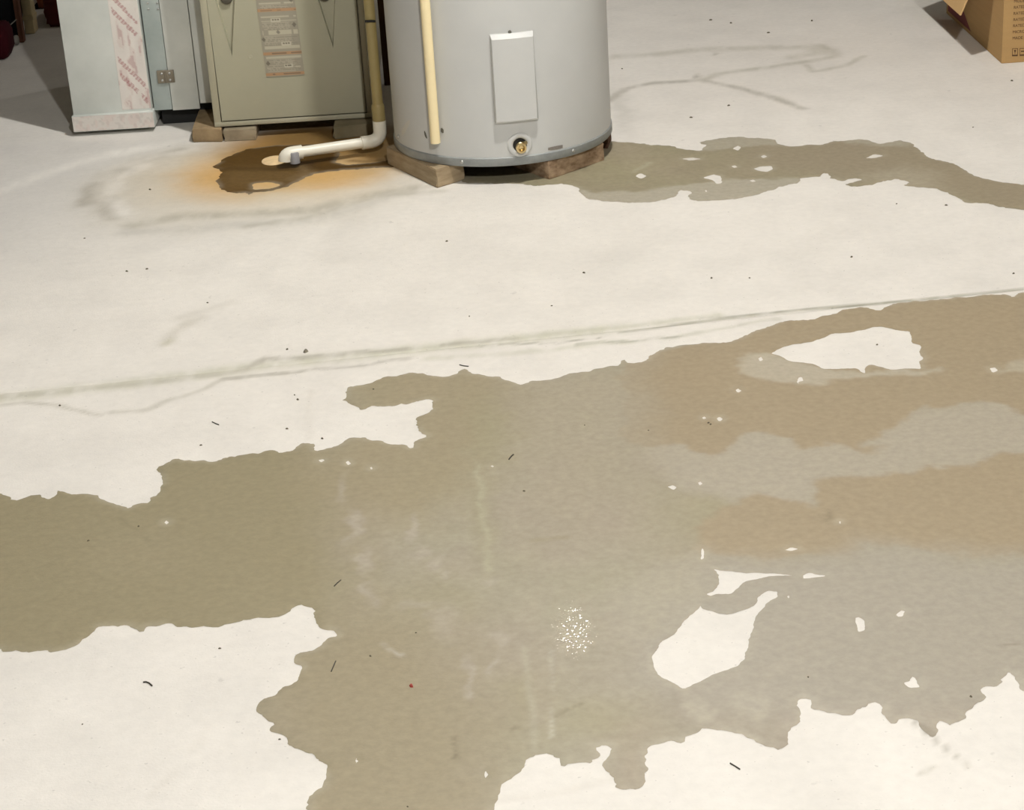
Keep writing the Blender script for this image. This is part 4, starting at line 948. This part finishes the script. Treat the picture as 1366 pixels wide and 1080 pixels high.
# maroon print low on the left side
bm = NB(); zz = 0.012
r_ = [bp(-0.0006, 0.33, zz), bp(-0.0006, 0.60, zz), bp(-0.0006, 0.60, zz + 0.075), bp(-0.0006, 0.50, zz + 0.075), bp(-0.0006, 0.40, zz + 0.03)]
bm.faces.new([bm.verts.new(p) for p in r_]); obj('maroon_print', bm, m_red, bx)
# printing on the front
yaw = math.atan2(ux.y, ux.x)
def text(s, u, v, hpx, parent):
    d = ray(u, v); n = -uy; t = ((bA - CAM).dot(n)) / d.dot(n); p = CAM + d * t + n * 0.0008
    cu = bpy.data.curves.new('printed_line', 'FONT'); cu.body = s; cu.size = 1.0
    o = bpy.data.objects.new('printed_line', cu); COL.objects.link(o)
    dg = bpy.context.evaluated_depsgraph_get(); me = bpy.data.meshes.new_from_object(o.evaluated_get(dg))
    bpy.data.objects.remove(o)
    sc = hpx * 0.00205 / 0.72
    loc = depth_loc(parent)
    for vtx in me.vertices:
        c = vtx.co.copy() * sc; w = p + ux * c.x * 0.92 + Vector((0, 0, c.y)); vtx.co = w - loc
    me.materials.clear(); me.materials.append(m_ink)
    t_ = bpy.data.objects.new('printed_line', me); COL.objects.link(t_); t_.parent = parent
lines = ['MODE', 'RATED', 'RATED', 'RATED', 'RATED', 'MICRO', 'MADE IN']
for i, s in enumerate(lines):
    text(s, 1352.3 - i * 0.33, 3.5 + i * 8.2, 4.0, bx)
def quad(name, pts, m, parent):
    bm = NB(); ps = []
    for u, v in pts:
        d = ray(u, v); n = -uy; t = ((bA - CAM).dot(n)) / d.dot(n); ps.append(bm.verts.new(CAM + d * t + n * 0.0007))
    bm.faces.new(ps); return ps, bm
def pict(name, quads):
    bm = NB()
    for pts in quads:
        ps = []
        for u, v in pts:
            d = ray(u, v); n = -uy; t = ((bA - CAM).dot(n)) / d.dot(n); ps.append(bm.verts.new(CAM + d * t + n * 0.0007))
        bm.faces.new(ps)
    obj(name, bm, m_ink, bx, 'keep')
pict('handling_symbol', [[(1350.2, 64.5), (1357.8, 64.2), (1357.8, 64.9), (1350.2, 65.2)], [(1350.2, 65), (1350.9, 65), (1350.7, 74.5), (1350, 74.5)], [(1357.1, 64.6), (1357.8, 64.6), (1357.6, 74), (1356.9, 74)], [(1350, 73), (1357.6, 72.7), (1357.6, 74.6), (1350, 74.9)], [(1352.4, 66.6), (1355.4, 66.5), (1354.5, 69.5), (1353.4, 69.6)], [(1353.6, 69.4), (1354.3, 69.4), (1354.2, 72), (1353.5, 72)]])
pict('handling_symbol', [[(1360.2, 64.1), (1368, 63.8), (1368, 64.5), (1360.2, 64.8)], [(1360.2, 64.6), (1360.8, 64.6), (1360.6, 74), (1360, 74)], [(1360, 72.6), (1368, 72.3), (1368, 74.2), (1360, 74.5)], [(1361.8, 67.6), (1366.5, 67.4), (1366.5, 69.0), (1361.8, 69.2)]])

# ================================================================== CLUTTER IN THE DARK CORNER
m_blk = mat('black_nylon', (0.006, 0.006, 0.0065), 0.9, noise=0.2, spec=0.1)
m_mar = mat('maroon_nylon', srgb(58, 12, 20), 0.85, noise=0.15, nscale=30, spec=0.15)
m_kraft = mat('pale_kraft_paper', srgb(214, 198, 158), 0.85, noise=0.12, nscale=14, bump=0.4, bscale=30)
m_brn = mat('reddish_brown_fabric', srgb(165, 92, 60), 0.9, noise=0.2, nscale=20)
m_dred = mat('dark_red_fabric', srgb(92, 32, 26), 0.9, noise=0.2, nscale=20)
m_rwood = mat('reddish_wood', srgb(112, 74, 56), 0.8, noise=0.15, nscale=12)
def soft_bag(name, x0, x1, y0, y1, z0, z1, m, parent, puff=0.02):
    bm = NB(); box(bm, x0, x1, y0, y1, z0, z1); bmesh.ops.recalc_face_normals(bm, faces=bm.faces)
    bmesh.ops.subdivide_edges(bm, edges=list(bm.edges), cuts=3, use_grid_fill=True)
    c = Vector(((x0 + x1) / 2, (y0 + y1) / 2, (z0 + z1) / 2)); s = Vector((x1 - x0, y1 - y0, z1 - z0)) / 2
    for v in bm.verts:
        q = Vector(((v.co.x - c.x) / s.x, (v.co.y - c.y) / s.y, (v.co.z - c.z) / s.z))
        f = 1 - 0.05 * (sum(abs(t) > 0.99 for t in q) - 1)
        v.co = c + Vector((q.x * s.x * f, q.y * s.y * f, q.z * s.z * (f if q.z > 0 else 1)))
    bmesh.ops.bevel(bm, geom=[e for e in bm.edges if e.calc_face_angle(0) > 0.5], offset=puff * 0.5, segments=2, affect='EDGES')
    return obj(name, bm, m, parent, True)
s1 = P(15, 81)
mc = thing('suitcase', 'low maroon suitcase lying at the far left edge of the dark corner', 'suitcase', (s1.x - 0.14, s1.y + 0.06, 0))
soft_bag('case_body', s1.x - 0.34, s1.x - 0.004, s1.y, s1.y + 0.13, 0.004, 0.105, m_mar, mc, 0.01)
bm = NB(); tube(bm, [(s1.x - 0.22, s1.y + 0.06, 0.10), (s1.x - 0.21, s1.y + 0.06, 0.125), (s1.x - 0.13, s1.y + 0.06, 0.125), (s1.x - 0.12, s1.y + 0.06, 0.10)], 0.007, 8); obj('handle', bm, m_blk, mc, 40)
s2 = P(33, 60); bx1 = P(31, 57).x - 0.018
by = max(s2.y + 0.01, s1.y + 0.16)
print('CLUT', s1, s2, by)
bc = thing('wheeled_bag', 'black wheeled bag standing behind the maroon suitcase', 'bag', (bx1 - 0.15, by + 0.12, 0))
soft_bag('bag_body', bx1 - 0.30, bx1, by, by + 0.22, 0.01, 0.5, m_blk, bc)
bm = NB(); box(bm, bx1 - 0.05, bx1 - 0.002, by - 0.02, by + 0.06, 0.006, 0.03); obj('base_bar', bm, m_blk, bc)
m_whl = mat('grey_wheel', srgb(120, 116, 108), 0.5)
w_ = PY(17, 53, by - 0.012)
for dx in (-0.009, 0.011):
    bm = NB(); lathe(bm, [(0.0, -0.007), (0.012, -0.007), (0.015, -0.004), (0.015, 0.004), (0.012, 0.007), (0, 0.007)], (w_.x + dx, w_.y, 0.018), (1, 0, 0), 18); obj('wheel', bm, m_whl, bc, 40)
bm = NB(); tube(bm, [PY(8, 37, by - 0.002), PY(14, 33, by - 0.002), PY(22, 26, by - 0.002)], 0.002, 6); obj('zip_cord', bm, m_whl, bc, 40)
# kraft wrapped board and its reddish batten
k0, k1 = P(34, 46), P(49, 42.5)
kb = thing('wrapped_board', 'pale paper wrapped board standing upright in the dark corner', 'board', ((k0.x + k1.x) / 2, k0.y + 0.03, 0))
bm = NB(); box(bm, k0.x, k1.x, k0.y, k0.y + 0.06, 0.001, 1.1); bmesh.ops.recalc_face_normals(bm, faces=bm.faces); bevel(bm, 0.004); obj('board', bm, m_kraft, kb, 30)
bm = NB(); box(bm, k0.x - 0.0015, k1.x + 0.0015, k0.y - 0.002, k0.y + 0.062, 0.046, 0.058); obj('wrap_fold', bm, m_kraft, kb)
a_ = P(31, 57)
bt = bbox_obj('wood_batten', (a_.x - 0.013, a_.x + 0.003, a_.y, a_.y + 0.03, 0.001, 1.0), m_rwood, bev=0.002, loc=(a_.x, a_.y + 0.015, 0))
tag(bt, 'thin reddish wooden batten standing in front of the wrapped board', 'batten')
# brown and dark red cloth bundles beside the duct
q = P(62, 47)
soft = soft_bag('cloth_bundle', q.x - 0.03, q.x + 0.22, q.y + 0.10, q.y + 0.34, 0.0, 0.10, m_dred, None)
tag(soft, 'dark red cloth bundle on the floor behind the silver duct', 'cloth')
p_ = PY(60, 20, q.y + 0.42)
cr = thing('storage_crate', 'black crate holding brown cloth behind the silver duct', 'crate', (p_.x + 0.1, q.y + 0.52, 0))
bm = NB(); box(bm, p_.x - 0.05, p_.x + 0.3, q.y + 0.40, q.y + 0.66, 0.0, p_.z); bmesh.ops.recalc_face_normals(bm, faces=bm.faces); bevel(bm, 0.006); obj('crate_body', bm, m_blk, cr, 30)
bm = NB(); box(bm, p_.x - 0.055, p_.x + 0.305, q.y + 0.395, q.y + 0.665, p_.z - 0.02, p_.z - 0.006); obj('crate_rim', bm, m_blk, cr)
soft_bag('cloth', p_.x - 0.03, p_.x + 0.28, q.y + 0.41, q.y + 0.64, p_.z - 0.005, p_.z + 0.22, m_brn, cr)

# ================================================================== SMALL DEBRIS
m_grit = mat('dark_grit', srgb(96, 88, 72), 0.9, noise=0.2, nscale=300)
m_redc = mat('red_chip', srgb(150, 48, 36), 0.7)
m_fib = mat('dark_fibre', srgb(66, 62, 54), 0.8)
m_peb = mat('grey_grit_pebble', srgb(126, 120, 104), 0.9, noise=0.2, nscale=300)
def chip(bm, c, rx, ry, h, rot=0.0, n=7):
    vs_ = []; ca_, sa_ = math.cos(rot), math.sin(rot)
    for k in range(n):
        a = k * 2 * math.pi / n; r = random.uniform(0.75, 1.15)
        x, y = rx * r * math.cos(a), ry * r * math.sin(a); vs_.append((c.x + x * ca_ - y * sa_, c.y + x * sa_ + y * ca_))
    lo = [bm.verts.new((x, y, c.z)) for x, y in vs_]; hi = [bm.verts.new((c.x + (x - c.x) * 0.6, c.y + (y - c.y) * 0.6, c.z + h)) for x, y in vs_]
    for k in range(n): bm.faces.new((lo[k], lo[(k + 1) % n], hi[(k + 1) % n], hi[k]))
    bm.faces.new(hi); bm.faces.new(lo[::-1])
def piece(name, label, cat, u, v, rx, ry, h, m, rot=0.0, wet=False):
    c = P(u, v); c.z = 0.0015 if wet else 0.0003
    bm = NB(); chip(bm, c, rx, ry, h, rot); return tag(obj(name, bm, m, loc=(c.x, c.y, 0)), label, cat)
piece('red_chip', 'tiny red chip lying on the wet floor near the bottom centre', 'chip', 549, 916, 0.0028, 0.0055, 0.002, m_redc, 0.2, True)
piece('pebble', 'small grey crumb of concrete lying just above the floor joint', 'crumb', 408, 469, 0.005, 0.008, 0.004, m_peb)
piece('pebble', 'small grey crumb of concrete far right of the tank beside a hairline stain', 'crumb', 1083, 28, 0.004, 0.006, 0.003, m_grit)
def fibre(label, px, r=0.0009, wet=False, name='fibre'):
    z = 0.0022 if wet else 0.0011
    pts = [P(u, v) + Vector((0, 0, z)) for u, v in px]
    c = pts[len(pts) // 2]; bm = NB(); tube(bm, pts, r, 6)
    tag(obj(name, bm, m_fib, loc=(c.x, c.y, 0), smooth=40), label, 'fibre')
fibre('short curled dark fibre on the dry floor at lower left', [(191, 910.5), (195, 910), (199, 911.5), (203, 915)], 0.0011)
fibre('straight dark splinter on the dry floor at lower right', [(974, 1018.5), (980, 1022), (987, 1026.5)])
fibre('thin dark splinter on the dry floor just below the joint at left', [(283, 563), (287, 565), (292, 567)])
fibre('dark splinter lying on the wet floor left of the red chip', [(442, 897), (445, 890), (448, 883)], 0.0008, True)
fibre('dark splinter on the wet floor near the left end of the big puddle', [(446, 783), (450, 779), (455, 775)], 0.0008, True)
fibre('dark twig lying on the wet floor below the joint at centre', [(679, 614), (682, 610), (685, 607.5)], 0.0012, True)
fibre('thin dark splinter on the dry strip just above the big puddle', [(613, 487), (619, 488.5), (625, 489)])
dry_specks = [(169, 362), (196, 359), (277, 404), (596, 322), (383, 466), (393, 527), (397, 533), (383, 572), (268, 594), (949, 371), (1000, 371), (1136, 343), (1352, 365), (779, 364), (736, 408), (626, 422), (1170, 460), (948, 27), (975, 31), (1025, 44), (830, 92), (972, 141), (922, 157), (1298, 170), (1350, 108), (1262, 274), (1196, 272), (80, 541), (110, 966), (293, 865), (373, 986), (200, 253), (113, 318), (430, 585)]
wet_specks = [(118, 722), (185, 703), (498, 520), (699, 656), (945, 565), (948, 567), (865, 575), (1078, 904), (494, 876), (555, 845), (544, 1077), (780, 568), (1295, 930)]
first = None
for k, (u, v) in enumerate(dry_specks + wet_specks):
    wet = k >= len(dry_specks)
    c = P(u, v)
    if first is None:
        bm = NB(); chip(bm, Vector((0, 0, 0)), 0.0015, 0.0026, 0.0012); first = obj('grit_speck', bm, m_grit); o = first
    else:
        o = first.copy(); COL.objects.link(o)
    o.location = (c.x, c.y, 0.0015 if wet else 0.0003); o.rotation_euler = (0, 0, random.uniform(0, 6.28)); s = random.uniform(0.7, 1.35) * (CAM - c).length / 3.2; o.scale = (s, s, s)
    if wet: tag(o, 'tiny dark speck of grit on wet floor in the puddle', 'grit', 'grit specks in the puddle')
    else: tag(o, 'tiny dark speck of grit on dry concrete floor', 'grit', 'grit specks on the dry floor')
